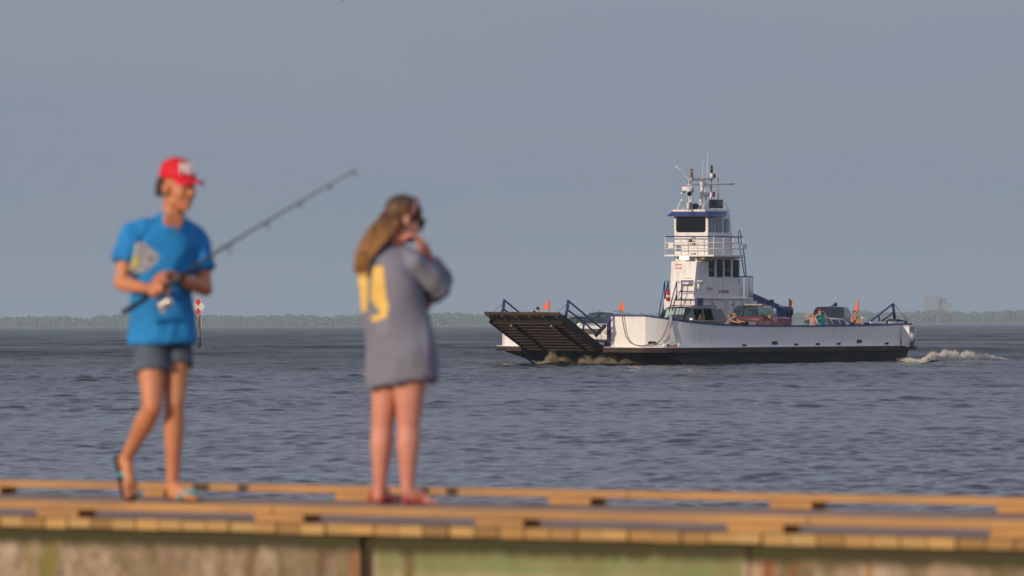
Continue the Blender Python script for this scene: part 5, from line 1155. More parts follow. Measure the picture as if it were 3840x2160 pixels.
# ---- the young man with the fishing rod
def build_boy():
    Y0 = 31.5
    P = lambda x, y, d=0: at(x, y, Y0+d)
    base = onz(655, 1880, ZD); base = V((P(655, 1880).x, Y0, ZD))
    root = thing('person', 'young man in blue t-shirt, grey shorts and red cap striding with a fishing rod', 'person', base)
    J = dict(pelvis=P(610, 1205), chest=P(618, 1000), neck=P(650, 832, -.01), shR=P(498, 884, -.08), shL=P(734, 898, .09), hipR=P(566, 1238, -.02), hipL=P(662, 1225, .07))
    elR, wrR = P(452, 1062, -.14), P(556, 1082, -.30); elL, wrL = P(772, 1085, .03), P(657, 1038, -.22)
    knR, anR = P(572, 1527, -.15), P(474, 1716, .12); knL, anL = P(654, 1512, -.06), P(648, 1820, 0)
    SK = skin('tanned_skin', (.62, .27, .125), (.54, .20, .095))
    hc = P(668, 702, -.03); H = headframe((.70, -.71), R(5))
    b = MB(); torso(b, J); b.chain([J['neck'], hc+H @ V((0, -.03, -.07))], [.062, .056]); b.chain([J['shR']+V((.02, 0, 0)), J['neck']-V((0, 0, .02))], [.045, .038]); b.chain([J['shL'], J['neck']-V((0, 0, .02))], [.045, .038])
    head(b, hc, H, 1.06)
    limb_arm(b, J['shR'], elR, wrR); limb_arm(b, J['shL'], elL, wrL)
    limb_leg(b, J['hipR'], knR, anR, 1, 1.0); limb_leg(b, J['hipL'], knL, anL, 1, 1.0)
    foot(b, anL, P(634, 1872, .02), P(748, 1877, -.12)); foot(b, anR, P(452, 1718, .17), P(494, 1868, .06))
    ra, rb = P(462, 1172, -.34), P(1334, 638, -.95); rod = lambda t: ra.lerp(rb, t); ax = (rb-ra).normalized()
    g = rod((598-462)/872); grip_hand(b, g, ax, wrR-g+V((0, 0, .03)), wrR, 1.05, .014)
    # left hand laid over, holding the bait pack
    hd = (P(558, 1008, -.42)-wrL); b.cap(wrL, wrL+hd.normalized()*.03, .024, .027); open_hand(b, wrL+hd.normalized()*.02, hd, V((.1, -.3, -.9)), 1.0, .55, .05, 1)
    body = b.fuse('body', SK, root, .0048, 5, off=base)
    eyes(hc, H, root, base, 1.06)
    # shirt
    s = MB(); psi = R(24); lat = V((math.cos(psi), math.sin(psi), 0)); dp = V((-math.sin(psi), math.cos(psi), 0))
    rings = []
    for x, y, hw, hd_ in ((608, 1286, .182, .172), (608, 1270, .183, .172), (606, 1200, .176, .155), (606, 1120, .168, .13), (610, 1040, .170, .122), (614, 960, .185, .125), (618, 905, .188, .122), (628, 866, .160, .10), (638, 840, .115, .085), (642, 812, .075, .07), (644, 798, .06, .058)):
        rings.append((P(x, y), lat*(hw-.008), dp*hd_))
    s.ringloft(rings, 36)
    for sh, el, tt in ((J['shR'], elR, .56), (J['shL'], elL, .62)):
        e2 = sh.lerp(el, tt); inner = sh.lerp(J['neck'], .55)
        s.chain([inner, sh], [.056, .062])
        s.tube([sh, sh.lerp(el, tt*.5), e2], [.063, .068, .071], 18)
    sh_o = s.fuse('shirt', mat('blue_shirt', (.012, .245, .60), .85, var=.2, vscale=4, col2=(.01, .19, .50), bump=.5, bscale=9), root, .006, 14, off=base, wr=(.011, 8, (1, 1, .6)))
    # neckline: skin collar showing
    c_ = P(657, 838, -.02); MB().ringloft([(P(650, 824, -.065), lat*.060, V((0, 0, .056))), (P(652, 826, -.098), lat*.055, V((0, 0, .048)))], 16).fuse('neck_opening', SK, root, .006, 3, off=base)
    MB().tube([P(664, 856, -.125), P(665, 872, -.13)], .012, 8).build('henley_placket', mat('placket', (.12, .13, .18), .8), sh_o, off=base)
    # shorts
    s = MB(); s.ringloft([(P(612, 1235), lat*.168, dp*.12), (P(612, 1180), lat*.16, dp*.115)], 30)
    for h, kn, tt, rx in ((J['hipR'], knR, .56, .098), (J['hipL'], knL, .52, .096)): s.tube([h+V((0, 0, .03)), h.lerp(kn, .3), h.lerp(kn, tt)], [.080, rx-.008, rx], 20)
    s.fuse('shorts', mat('grey_shorts', (.105, .135, .185), .9, var=.25, vscale=6, bump=.4, bscale=12), root, .006, 4, off=base)
    # hair under the cap
    hr = MB(); Q = lambda x, y, z: hc+H @ V((x, y, z))*1.06
    hr.ell(Q(0, -.03, .02), (.080, .088, .085), H)
    rr = random.Random(2)
    for k in range(60):
        a = R(rr.uniform(95, 265)); x = .078*math.sin(a); y = -.02+.095*math.cos(a)*1; z = rr.uniform(-.005, .04)
        hr.chain([Q(x, y, z), Q(x*1.08, y*1.08, z-.04), Q(x*rr.uniform(.98, 1.08), y*1.0, z-.050)], [.010, .008, .005], 6)
    hr.fuse('hair', mat('brown_hair', (.045, .024, .014), .7, bump=.6, bscale=60), root, .005, 2, off=base)
    # cap
    cp = MB(); cp.ringloft([(Q(0, -.008+y, z), H @ V((rx*1.0, 0, 0)), H @ V((0, ry*1.0, 0))) for z, rx, ry, y in ((.040, .086, .106, 0), (.055, .088, .108, 0), (.085, .085, .104, -.002), (.112, .074, .090, -.006), (.133, .052, .064, -.01), (.145, .024, .03, -.012), (.148, .004, .005, -.012))], 28)
    CR = mat('cap_red', (.68, .005, .02), .75, bump=.2, bscale=30); co = cp.build('cap', CR, root, True, off=base)
    br = MB(); vs = []; fs = []; n = 14
    for i in range(n+1):
        a = R(-62+124*i/n)
        for rr_, z, th in ((.085, .050, 0), (.125, .048, 0), (.156, .034, 0)):
            x = math.sin(a)*.084*(1+(rr_-.085)*1.0); yy = -.008+math.cos(a)*.10+(rr_-.085)*(math.cos(a)**.6 if math.cos(a) > 0 else 0)*1.05; zz = z-.018*(abs(math.sin(a))**2)*(1 if rr_ > .09 else .3)
            vs += [Q(x, yy, zz), Q(x, yy, zz-.005)]
    for i in range(n):
        for j in range(2):
            a = i*6+j*2; b2 = a+6; fs += [(a, b2, b2+2, a+2), (a+1, a+3, b2+3, b2+1)]
        a = i*6; fs += [(a+4, a+10, a+11, a+5), (a, a+1, a+7, a+6)]
    br.add(vs, fs).build('cap_visor', CR, co, off=base)
    # white lettering patch on the cap front: two broad letters
    def capq(az, z):
        for (z0, rx0, ry0), (z1, rx1, ry1) in (((.040, .086, .106), (.055, .088, .108)), ((.055, .088, .108), (.085, .085, .104)), ((.085, .085, .104), (.112, .074, .090)), ((.112, .074, .090), (.133, .052, .064))):
            if z <= z1: t = (z-z0)/(z1-z0); break
        rx = (rx0+(rx1-rx0)*t)+.0025; ry = (ry0+(ry1-ry0)*t)+.0025; a = R(az); return Q(rx*math.sin(-a), -.008+ry*math.cos(a), z)
    lg = MB()
    for seg in (((-4, .070), (-4, .122)), ((-4, .122), (16, .072)), ((16, .072), (16, .122)), ((25, .122), (28, .072)), ((28, .072), (42, .072)), ((42, .072), (46, .122))):
        (a0, z0), (a1, z1) = seg; pts = [capq(-(a0+(a1-a0)*t/6)+34, z0+(z1-z0)*t/6) for t in range(7)]; lg.tube(pts, .0055, 6)
    lg.build('cap_lettering', mat('cap_white', (.80, .76, .78), .7), co, off=base)
    # flip-flops
    SO = mat('dark_sole', (.03, .02, .018), .8); TQ = mat('turquoise_strap', (.05, .42, .48), .5)
    for heel, toe, upv in ((P(628, 1879, .02), P(766, 1882, -.13), V((0, 0, 1))), (P(446, 1706, .19), P(494, 1882, .08), None)):
        d = (toe-heel).normalized(); up = V((0, 0, 1)) if upv else (anR-heel); up = (up-d*up.dot(d)).normalized(); sd_ = d.cross(up); L = (toe-heel).length
        m = MB(); pts = [heel+d*(t*L)+sd_*w_*.5-up*.012 for t, w_ in ((0, .03), (.04, .058), (.3, .066), (.6, .085), (.85, .09), (.96, .06), (1, .02))]+[heel+d*(t*L)-sd_*w_*.5-up*.012 for t, w_ in ((1, .02), (.96, .06), (.85, .09), (.6, .085), (.3, .066), (.04, .058), (0, .03))]
        fo = m.prism(pts, up*.016).build('flip_flop', SO, root, off=base)
        a = heel+d*.82*L+up*.035
        for s_ in (1, -1): MB().tube([a, heel+d*.66*L+sd_*s_*.016+up*.056, heel+d*.45*L+sd_*s_*.034+up*.03, heel+d*.40*L+sd_*s_*.034], [.007, .011, .011, .008], 8).build('strap', TQ, fo, True, off=base)
    # watch
    MB().tube([wrL.lerp(elL, .06), wrL.lerp(elL, .14)], [.030, .031], 14).build('wristband', BLK, root, True, off=base)
    # rod, a thing of its own
    fr_ = thing('fishing_rod', 'black handled fishing rod with a silver spinning reel held by the young man', 'fishing rod', ra); o_ = ra
    MB().tube([rod(0)-o_, rod(.012)-o_, rod(.10)-o_], [.016, .014, .013], 12).build('butt_grip', mat('foam_grip', (.01, .01, .01), .9), fr_, True)
    MB().tube([rod(.10)-o_, rod(.19)-o_, rod(.215)-o_, rod(.30)-o_], [.011, .011, .014, .012], 12).build('fore_grip', BLK, fr_, True)
    BK = mat('rod_blank', (.05, .055, .06), .35)
    sagv = lambda t: rod(t)+V((0, 0, .018*math.sin(math.pi*t)))
    MB().tube([sagv(t)-o_ for t in (.3, .45, .6, .75, .9, 1)], [.0085, .0075, .006, .005, .004, .003], 8).build('blank', BK, fr_, True)
    for t, r_ in ((.462, .022), (.625, .017), (.765, .014), (.892, .011), (.997, .008)):
        c_ = sagv(t)-V((0, 0, r_+.007)); mb = MB(); u_ = V((0, 0, 1)); s_ = ax.cross(u_).normalized()
        mb.tube([c_-o_+(u_*math.cos(q)+s_*math.sin(q))*r_ for q in [math.pi*2*k/14 for k in range(15)]], .0025, 6); mb.tube([c_-o_+u_*r_, sagv(t)-o_], .004, 6); mb.build('line_guide', BLK, fr_, True)
    rc = rod(.175)-V((0, 0, .085)); rc = P(622, 1136, -.40); SV = mat('reel_silver', (.75, .70, .62), .22, .9)
    MB().tube([rod(.17)-o_, rc-o_], [.010, .012], 8).build('reel_stem', mat('reel_blue', (.06, .16, .22), .4, .5), fr_, True)
    dr = ax; re = MB().tube([rc-dr*.045-o_, rc-dr*.03-o_, rc-o_], [.018, .030, .030], 16).build('reel_body', SV, fr_, True)
    MB().tube([rc-o_, rc+dr*.004-o_, rc+dr*.03-o_, rc+dr*.034-o_], [.026, .028, .027, .022], 16).build('reel_spool', SV, re, True)
    hx = P(600, 1160, -.44); MB().tube([rc-dr*.02-o_, hx-o_, hx+V((.03, -.01, -.02))-o_], [.006, .006, .012], 8).build('reel_handle', SV, re, True)
    # bait pack
    pk = thing('bait_pack', 'clear grey bait pack with a yellow edge tucked under the young man\'s arm', 'pack', P(535, 980, -.33)); o_ = P(535, 980, -.33)
    poly = [P(x, y, -.33) for x, y in ((512, 910), (540, 908), (598, 956), (590, 985), (560, 1012), (510, 1030), (486, 1010), (500, 960))]
    MB().prism([p-o_ for p in poly], (0, -.014, 0)).build('pouch', mat('clear_pouch', (.38, .38, .40), .3, var=.3, vscale=20), pk, bevel=.004)
    MB().prism([P(x, y, -.347)-o_ for x, y in ((498, 962), (520, 962), (514, 1003), (495, 1003))], (0, -.004, 0)).build('yellow_label', mat('pack_yellow', (.55, .48, .08), .6), pk)
    MB().prism([P(x, y, -.347)-o_ for x, y in ((556, 962), (578, 966), (574, 976), (556, 976))], (0, -.004, 0)).build('dark_label', mat('pack_grey', (.12, .12, .13), .6), pk)
    MB().ell(P(535, 1017, -.40)-o_, (.011, .011, .011)).build('glint_bead', METAL, pk, True)  # metal bead added to stand for a glint on the pack
build_boy()

def hair_mat(name):
    m = bpy.data.materials.new(name); m.use_nodes = True; nt = m.node_tree; b = nt.nodes['Principled BSDF']; b.inputs['Roughness'].default_value = .55
    tc = nt.nodes.new('ShaderNodeTexCoord'); sp = nt.nodes.new('ShaderNodeSeparateXYZ'); nt.links.new(tc.outputs['Object'], sp.inputs[0])
    n = nt.nodes.new('ShaderNodeTexNoise'); n.inputs['Scale'].default_value = 42; n.inputs['Detail'].default_value = 3; mp = nt.nodes.new('ShaderNodeMapping'); mp.inputs['Scale'].default_value = (1, 1, .12); nt.links.new(tc.outputs['Object'], mp.inputs[0]); nt.links.new(mp.outputs[0], n.inputs['Vector'])
    ml = nt.nodes.new('ShaderNodeMath'); ml.operation = 'MULTIPLY_ADD'; ml.inputs[1].default_value = .42; nt.links.new(n.outputs['Fac'], ml.inputs[0]); nt.links.new(sp.outputs['Z'], ml.inputs[2])
    rp = nt.nodes.new('ShaderNodeValToRGB'); mr = nt.nodes.new('ShaderNodeMapRange'); mr.inputs['From Min'].default_value = 1.30; mr.inputs['From Max'].default_value = 1.80; nt.links.new(ml.outputs[0], mr.inputs['Value']); nt.links.new(mr.outputs[0], rp.inputs[0])
    e = rp.color_ramp.elements; e[0].color = (.42, .20, .055, 1); e[1].color = (.055, .028, .014, 1); q = e.new(.45); q.color = (.32, .15, .04, 1); q = e.new(.8); q.color = (.12, .058, .022, 1)
    nt.links.new(rp.outputs[0], b.inputs['Base Color']); MATS[name] = m; return m
# ---- the young woman with her back turned
def build_woman():
    Y0 = 30.8; P = lambda x, y, d=0: at(x, y, Y0+d); base = V((P(1500, 1890).x, Y0, ZD))
    root = thing('person', 'long-haired young woman in an oversized grey shirt with her back turned', 'person', base)
    f = V((.66, .75, 0)).normalized(); lr = V((.75, -.66, 0)).normalized(); ll = -lr
    SK = skin('rosy_skin', (.66, .31, .22), (.58, .22, .15))
    J = dict(pelvis=P(1508, 1280), chest=P(1478, 1070), neck=P(1482, 935, .02), shR=P(1556, 985, -.10), shL=P(1415, 985, .10), hipR=P(1540, 1300, -.05), hipL=P(1468, 1300, .06))
    elR, wrR = P(1655, 1085, -.02), P(1612, 1108, .06); elL, wrL = P(1646, 1050, .10), P(1600, 950, -.02)
    knR, anR = P(1532, 1590, -.04), P(1528, 1828, -.04); knL, anL = P(1434, 1590, .05), P(1424, 1825, .08)
    hc = P(1516, 822, .02); H = headframe((.93, .32), R(18))
    b = MB(); torso(b, J, w=(1.05, .95, .92)); b.chain([J['neck'], hc+H @ V((0, -.03, -.06))], [.052, .047]); b.chain([J['shR'], J['neck'], J['shL']], [.045, .047, .045]); head(b, hc, H, .95)
    limb_arm(b, J['shR'], elR, wrR, .95); limb_arm(b, J['shL'], elL, wrL, .95)
    limb_leg(b, J['hipR'], knR, anR, 1.0, 1.14); limb_leg(b, J['hipL'], knL, anL, 1.0, 1.10)
    foot(b, anR, P(1517, 1882, -.03), P(1628, 1888, .02)); foot(b, anL, P(1408, 1878, .06), P(1478, 1882, .22))
    open_hand(b, wrL, P(1572, 900, -.05)-wrL, V((-.8, -.2, -.5)), 1.15, .75, .05, -1); open_hand(b, wrR, P(1604, 1150, .1)-wrR, V((-.5, .5, -.3)), .95, .5)
    b.fuse('body', SK, root, .0048, 5, off=base); eyes(hc, H, root, base, .95)
    s = MB()
    for (x, y, hw, hd_) in (): pass
    s.ringloft([(P(x, y)+V((0, 0, 0)), lr*(hw-.013)+V((0, 0, sl)), f*(hd_-.012)) for x, y, hw, hd_, sl in ((1508, 1441, .205, .165, .034), (1508, 1425, .207, .167, .034), (1504, 1340, .203, .165, .02), (1492, 1240, .192, .158, .005), (1474, 1150, .184, .150, 0), (1460, 1070, .182, .145, 0), (1456, 1010, .178, .135, 0), (1464, 972, .155, .115, 0), (1472, 945, .115, .085, 0), (1476, 932, .08, .065, 0))], 36)
    s.chain([J['neck'].lerp(J['shR'], .4), J['shR'], J['shR'].lerp(elR, .5), elR], [.044, .050, .050, .045]); s.chain([elR, elR.lerp(wrR, .7)], [.044, .040]); s.chain([J['neck'].lerp(J['shL'], .4), J['shL'], elL, elL.lerp(wrL, .45)], [.055, .062, .06, .052])
    sh_o = s.fuse('shirt', mat('slate_shirt', (.215, .22, .275), .9, var=.12, vscale=4, bump=.5, bscale=9), root, .006, 10, off=base, wr=(.015, 6, (1.2, 1.2, .5)))
    # yellow print on the back, laid on the cloth
    bm = bmesh.new(); bm.from_mesh(sh_o.data); bvh = BVHTree.FromBMesh(bm); bm.free()
    def inside(px, py, poly):
        r = False
        for i in range(len(poly)):
            (x0, y0), (x1, y1) = poly[i], poly[i-1]
            if (y0 > py) != (y1 > py) and px < (x1-x0)*(py-y0)/(y1-y0)+x0: r = not r
        return r
    for poly in ([(1326, 1030), (1378, 1012), (1384, 1040), (1378, 1080), (1381, 1100), (1375, 1160), (1366, 1172), (1345, 1162), (1332, 1110)],
                 [(1393, 1001), (1438, 996), (1444, 1060), (1450, 1120), (1458, 1150), (1448, 1193), (1400, 1207), (1387, 1190), (1420, 1180), (1424, 1165), (1398, 1135), (1391, 1110), (1395, 1060)]):
        m = MB(); st = 4; nod = {}
        for ix in range(1320, 1465, st):
            for iy in range(990, 1215, st):
                if not inside(ix+2, iy+2, poly): continue
                c4 = []
                for dx, dy in ((0, 0), (st, 0), (st, st), (0, st)):
                    kk = (ix+dx, iy+dy)
                    if kk not in nod:
                        d = rayd(*kk).normalized(); loc, nr, _, _ = bvh.ray_cast(CP-base, d); nod[kk] = None
                        if loc is not None: m.v.append(loc-d*.004); nod[kk] = len(m.v)-1
                    c4.append(nod[kk])
                if None not in c4: m.f.append(tuple(c4))
        m.build('back_print', mat('print_yellow', (.80, .52, .13), .8), sh_o, True, fixn=False)
    # hair: many strands
    Q = lambda x, y, z: hc+H @ V((x, y, z))*.95
    rr = random.Random(12); hm = MB(); hm.ell(Q(0, -.018, .04), (.082, .102, .088), H); hm.ell(Q(0, -.045, -.01), (.074, .07, .08), H)
    hm.ringloft([(P(1480, 795, .0), lr*.072, f*.07), (P(1441, 850, -.01), lr*.062, f*.05), (P(1403, 912, -.03), lr*.042, f*.034), (P(1375, 965, -.045), lr*.033, f*.026), (P(1362, 995, -.05), lr*.018, f*.016), (P(1357, 1012, -.055), lr*.006, f*.006)], 16)
    hm.fuse('hair', hair_mat('brown_long_hair'), root, .006, 3, off=base)
    st = MB()
    for k in range(340):
        a = rr.uniform(0, 1); s0 = rr.uniform(-1, 1); p0 = Q(s0*.075, -.03-.05*a, .10-.08*abs(s0)-.05*a); ck = rr.randrange(11); w0 = -1+2*(ck+.5)/11+rr.gauss(0, .09); w1 = rr.uniform(-.5, .5); ph = ck*2.4+rr.gauss(0, .35)
        ly = rr.random()**4*16*(1 if rr.random() < .5 else -1); path = [(1474+w0*38, 790+18*abs(w0)), (1437+w0*47+ly*.3, 850), (1396+w0*35+ly*.6, 912), (1371+w0*21+ly, 955), (1358+w0*13+ly*1.2, 988-14*abs(w0)), (1351+w0*6+w1*9+ly*1.3, 1026-34*abs(w0)+rr.uniform(-60, 18))]
        pts = [p0]+[P(x+(4+1.3*i)*math.sin(ph+i*1.9), y, -.045*i**.5-.045+w1*.02) for i, (x, y) in enumerate(path)]
        st.tube(pts, [.004, .005, .0055, .005, .004, .003, .0015], 5)
    st.build('hair_strands', hair_mat('strand_hair'), root, True, off=base)
    MB().tube([Q(-.082, .01, .02), Q(-.083, .015, .075), Q(-.052, .022, .118), Q(0, .025, .130), Q(.052, .022, .118), Q(.083, .015, .075), Q(.082, .01, .02)], .010, 8).build('headband', mat('pink_band', (.38, .20, .22), .8, var=.5, vscale=60, col2=(.12, .05, .07)), root, True, off=base)
    g = MB()
    for s_ in (-1, 1): g.ringloft([(Q(s_*.034, .088, .008), H @ V((.028, -.004*s_, 0)), H @ V((0, 0, .024))), (Q(s_*.034, .104, .008), H @ V((.030, -.004*s_, 0)), H @ V((0, 0, .026)))], 16); g.tube([Q(s_*.062, .09, .014), Q(s_*.078, .0, .012)], .004, 6)
    g.build('sunglasses', BLK, root, off=base)
    SO = mat('tan_sole', (.20, .12, .08), .8); RS_ = mat('red_strap', (.50, .03, .04), .5)
    for heel, toe, an in ((P(1510, 1890, -.03), P(1640, 1894, .02), anR), (P(1402, 1886, .06), P(1484, 1890, .24), anL)):
        d = (toe-heel).normalized(); up = V((0, 0, 1)); sd_ = d.cross(up); L = (toe-heel).length
        pts = [heel+d*(t*L)+sd_*w_*.5-up*.008 for t, w_ in ((0, .03), (.04, .056), (.3, .06), (.6, .08), (.85, .085), (.96, .06), (1, .02))]+[heel+d*(t*L)-sd_*w_*.5-up*.008 for t, w_ in ((1, .02), (.96, .06), (.85, .085), (.6, .08), (.3, .06), (.04, .056), (0, .03))]
        so_ = MB().prism(pts, up*.014).build('sandal', SO, root, off=base)
        for t0, t1, h_ in ((.25, .50, .075), (.45, .62, .06), (.05, .22, .085)):
            MB().tube([heel+d*t0*L-sd_*.040, heel+d*(t0+t1)/2*L-sd_*.028+up*h_*.8, heel+d*t1*L+up*h_, heel+d*(t0+t1)/2*L+sd_*.03+up*h_*.8, heel+d*t0*L+sd_*.040], .008, 8).build('strap', RS_, so_, True, off=base)
build_woman()

# ---- passengers on the ferry: joints in (forward, left, up) of a standing pose, 1.72 m
STD = dict(pelvis=(0, 0, .95), chest=(0, 0, 1.22), neck=(0, 0, 1.44), head=(.01, 0, 1.60), shL=(0, .18, 1.39), shR=(0, -.18, 1.39), elL=(-.02, .23, 1.10), elR=(-.02, -.23, 1.10), wrL=(.10, .20, .88), wrR=(.10, -.20, .88), hipL=(0, .09, .92), hipR=(0, -.09, .92), knL=(.02, .10, .50), knR=(.02, -.10, .50), anL=(0, .10, .09), anR=(0, -.10, .09))
def passenger(label, u, v, w_, face_yaw, over, cloth, skinm, hairm, scale=1.0, hp=0, hyaw=0, hair='short', pants=None, sleeves=True, extra=None, group=None):
    M = ferry_M(u, v, w_, face_yaw); root = thing('person', label, 'person', M, group)
    J = {k: V(p)*scale for k, p in {**STD, **over}.items()}
    b = MB(); torso(b, J, scale); b.chain([J['neck'], J['head']-V((0, 0, .06))], [.055, .05]); b.chain([J['shL'], J['neck'], J['shR']], [.045, .05, .045])
    H = headframe((math.cos(hyaw), math.sin(hyaw)), hp); head(b, J['head'], H, scale)
    for s_ in 'LR':
        limb_arm(b, J['sh'+s_], J['el'+s_], J['wr'+s_], scale); limb_leg(b, J['hip'+s_], J['kn'+s_], J['an'+s_], scale)
        a = J['an'+s_]; foot(b, a, a+V((-.06, 0, -.07)), a+V((.19, 0, -.075)), scale); d = (J['wr'+s_]-J['el'+s_]).normalized(); open_hand(b, J['wr'+s_], d, V((0, 0, -1)) if abs(d.z) < .8 else V((1, 0, 0)), scale*1.05, .6)
    b.fuse('body', skinm, root, .011, 2)
    t = MB(); torso(t, J, scale, ext=.016)
    if sleeves:
        for s_ in 'LR': t.chain([J['neck'].lerp(J['sh'+s_], .5), J['sh'+s_]], [.05, .062]); t.tube([J['sh'+s_], J['sh'+s_].lerp(J['el'+s_], .6)], [.062, .062], 14)
    t.fuse('shirt', cloth, root, .012, 3)
    t = MB()
    for s_ in 'LR': t.tube([J['hip'+s_]+V((0, 0, .04)), J['hip'+s_].lerp(J['kn'+s_], .9)], [.10, .09], 14)
    t.cap(J['hipL'], J['hipR'], .11, .11); t.fuse('shorts', pants or mat('dark_shorts', (.04, .045, .06), .9), root, .014, 2)
    Q = lambda x, y, z: J['head']+H @ V((x, y, z))*scale
    t = MB(); t.ell(Q(0, -.022, .035), (.083*scale, .098*scale, .090*scale), H)
    if hair == 'long': t.ell(Q(0, -.07, -.05), (.07, .05, .12), H); t.chain([Q(0, -.08, -.05), Q(.03, -.08, -.2)], [.05, .03])
    if hair == 'bun': t.ell(Q(0, -.09, .06), (.06, .06, .06), H)
    t.fuse('hair', hairm, root, .012, 1)
    if extra: extra(root, J, Q, H)
    return root
SK1 = skin('pale_red_skin', (.60, .25, .15)); SK2 = skin('fair_skin', (.62, .32, .21)); HD = mat('dark_hair', (.02, .014, .012), .6); HB = mat('auburn_hair', (.10, .04, .02), .6)
def cap_of(col, nm):
    def f(root, J, Q, H):
        m = mat(nm, col, .8); o = MB().ringloft([(Q(0, -.01, z), H @ V((rx, 0, 0)), H @ V((0, ry, 0))) for z, rx, ry in ((.035, .092, .112), (.09, .088, .105), (.13, .06, .07), (.148, .01, .01))], 18).build('cap', m, root, True)
        MB().ringloft([(Q(0, .10, .034), H @ V((.07, 0, 0)), H @ V((0, .085, -.012))), (Q(0, .10, .044), H @ V((.068, 0, 0)), H @ V((0, .083, -.012)))], 16).build('cap_visor', m, o)
    return f
FV = R(90)
def upos(px, v): return fl(px, 1219, 'v', v).x
def ex_m(root, J, Q, H):
    cap_of((.30, .19, .06), 'tan_cap')(root, J, Q, H)
    MB().tube([Q(-.05, .09, .012), Q(0, .10, .012), Q(.05, .09, .012)], .014, 8).build('sunglasses', BLK, root, True)
    MB().tube([J['neck']+V((.07, 0, -.02)), J['neck']+V((.10, 0, -.22))], .03, 8).build('neck_strap', BLK, root, True)
v1p = 5.0
passenger('man in grey t-shirt and tan cap leaning over the rail before the red pickup', upos(2741, v1p), v1p, .16, R(75), dict(pelvis=(-.28, 0, .93), chest=(.0, 0, 1.20), neck=(.17, 0, 1.31), head=(.27, 0, 1.42), shL=(.12, .18, 1.26), shR=(.12, -.18, 1.26), elL=(.44, .22, 1.12), elR=(.42, -.22, 1.12), wrL=(.74, .14, 1.13), wrR=(.66, -.10, 1.08), hipL=(-.28, .09, .90), hipR=(-.28, -.09, .90), knL=(-.22, .1, .48), knR=(-.22, -.1, .48), anL=(-.3, .1, .09), anR=(-.3, -.1, .09)),
          mat('grey_tee', (.24, .215, .19), .9), SK1, HD, 1.02, R(12), R(-10), extra=ex_m)
v2 = 5.2
passenger('woman in a pinkish sleeveless top shading her eyes at the ferry rail', upos(3048, v2), v2, .16, R(20), dict(head=(.03, .02, 1.47), neck=(0, 0, 1.33), chest=(0, 0, 1.13), pelvis=(0, 0, .86), shL=(0, .17, 1.27), shR=(0, -.17, 1.27), elL=(.06, .26, 1.02), wrL=(.26, .18, .98), elR=(.06, -.36, 1.40), wrR=(.17, -.08, 1.53), hipL=(0, .09, .84), hipR=(0, -.09, .84)),
          mat('pink_top', (.42, .25, .24), .9), SK2, HD, 1.0, R(-5), R(10), 'bun', sleeves=False)
def ex_c(root, J, Q, H):
    cap_of((.22, .01, .025), 'maroon_cap')(root, J, Q, H); MB().box(tuple(Q(-.07, .12, -.03)), tuple(Q(.07, .17, .05))).build('camera', BLK, root); MB().tube([Q(0, .15, .01), Q(0, .26, .01)], .035, 12).build('camera_lens', BLK, root)
passenger('person in a teal shirt and maroon cap taking a photograph over the rail', upos(3074, v2-.15), v2-.15, .16, R(65), dict(head=(.02, 0, 1.66), neck=(0, 0, 1.49), chest=(0, 0, 1.26), shL=(0, .19, 1.43), shR=(0, -.19, 1.43), elL=(.10, .40, 1.34), wrL=(.22, .15, 1.60), elR=(.10, -.40, 1.34), wrR=(.22, -.15, 1.60)),
          mat('teal_shirt', (.01, .30, .33), .85), SK2, HB, 1.0, 0, 0, extra=ex_c)
passenger('young man in a white tank top standing behind the dark-haired girl at the stern rail', upos(3201, v2-.35), v2-.35, .16, R(80), dict(head=(.10, 0, 1.60), neck=(.04, 0, 1.43), shL=(.02, .18, 1.35), shR=(.02, -.18, 1.35), elR=(.22, -.36, 1.15), wrR=(.40, -.22, 1.12), elL=(.22, .30, 1.15), wrL=(.40, .22, 1.12)), mat('white_tank', (.62, .60, .60), .9), SK1, HD, 1.0, R(10), 0, sleeves=False)
passenger('dark-haired girl in black resting her chin on her hand over the stern rail', upos(3195, v2), v2, .16, R(75), dict(pelvis=(-.12, 0, .86), chest=(.05, 0, 1.08), neck=(.16, .0, 1.23), head=(.23, .02, 1.36), shL=(.13, .16, 1.18), shR=(.13, -.16, 1.18), elL=(.42, .14, 1.10), wrL=(.33, .04, 1.26), elR=(.42, -.14, 1.07), wrR=(.62, -.02, 1.09), hipL=(-.12, .09, .84), hipR=(-.12, -.09, .84), knL=(-.08, .1, .45), knR=(-.08, -.1, .45), anL=(-.14, .1, .09), anR=(-.14, -.1, .09)), mat('black_top', (.02, .02, .025), .9), SK1, HD, .98, R(5), R(-25), 'long', sleeves=False)
# bow group, standing on a low locker behind the ramp
ub = -1.15; lb = thing('bench_locker', 'low white locker behind the bow ramp with passengers standing on it', 'locker', ferry_M(ub, -2.2))
MB().box((-.35, -.55, .004), (.35, 2.1, .30)).build('box', WHITE, lb, bevel=.02); MB().box((-.37, -.57, .303), (.37, 2.12, .33)).build('lid', WHITE, lb)
def vpos(px): return fl(px, 1170, 'u', ub).y
passenger('dark-haired passenger in a royal blue shirt seen over the raised ramp lip', ub, vpos(2017), .33, R(160), {}, mat('royal_shirt', (.01, .10, .42), .85), SK2, HD, .985, 0, R(20))
passenger('passenger whose dark hair only just shows beside the blue-shirted one above the ramp', ub-.05, vpos(2002), .33, R(180), {}, mat('navy_shirt', (.03, .04, .08), .85), SK2, HD, .87)
passenger('small passenger whose brown hair shows above the ramp lip beneath the far blue rail', ub-.6, vpos(1939), .2, R(180), {}, mat('maroon_shirt', (.12, .03, .04), .85), SK2, HB, .86)

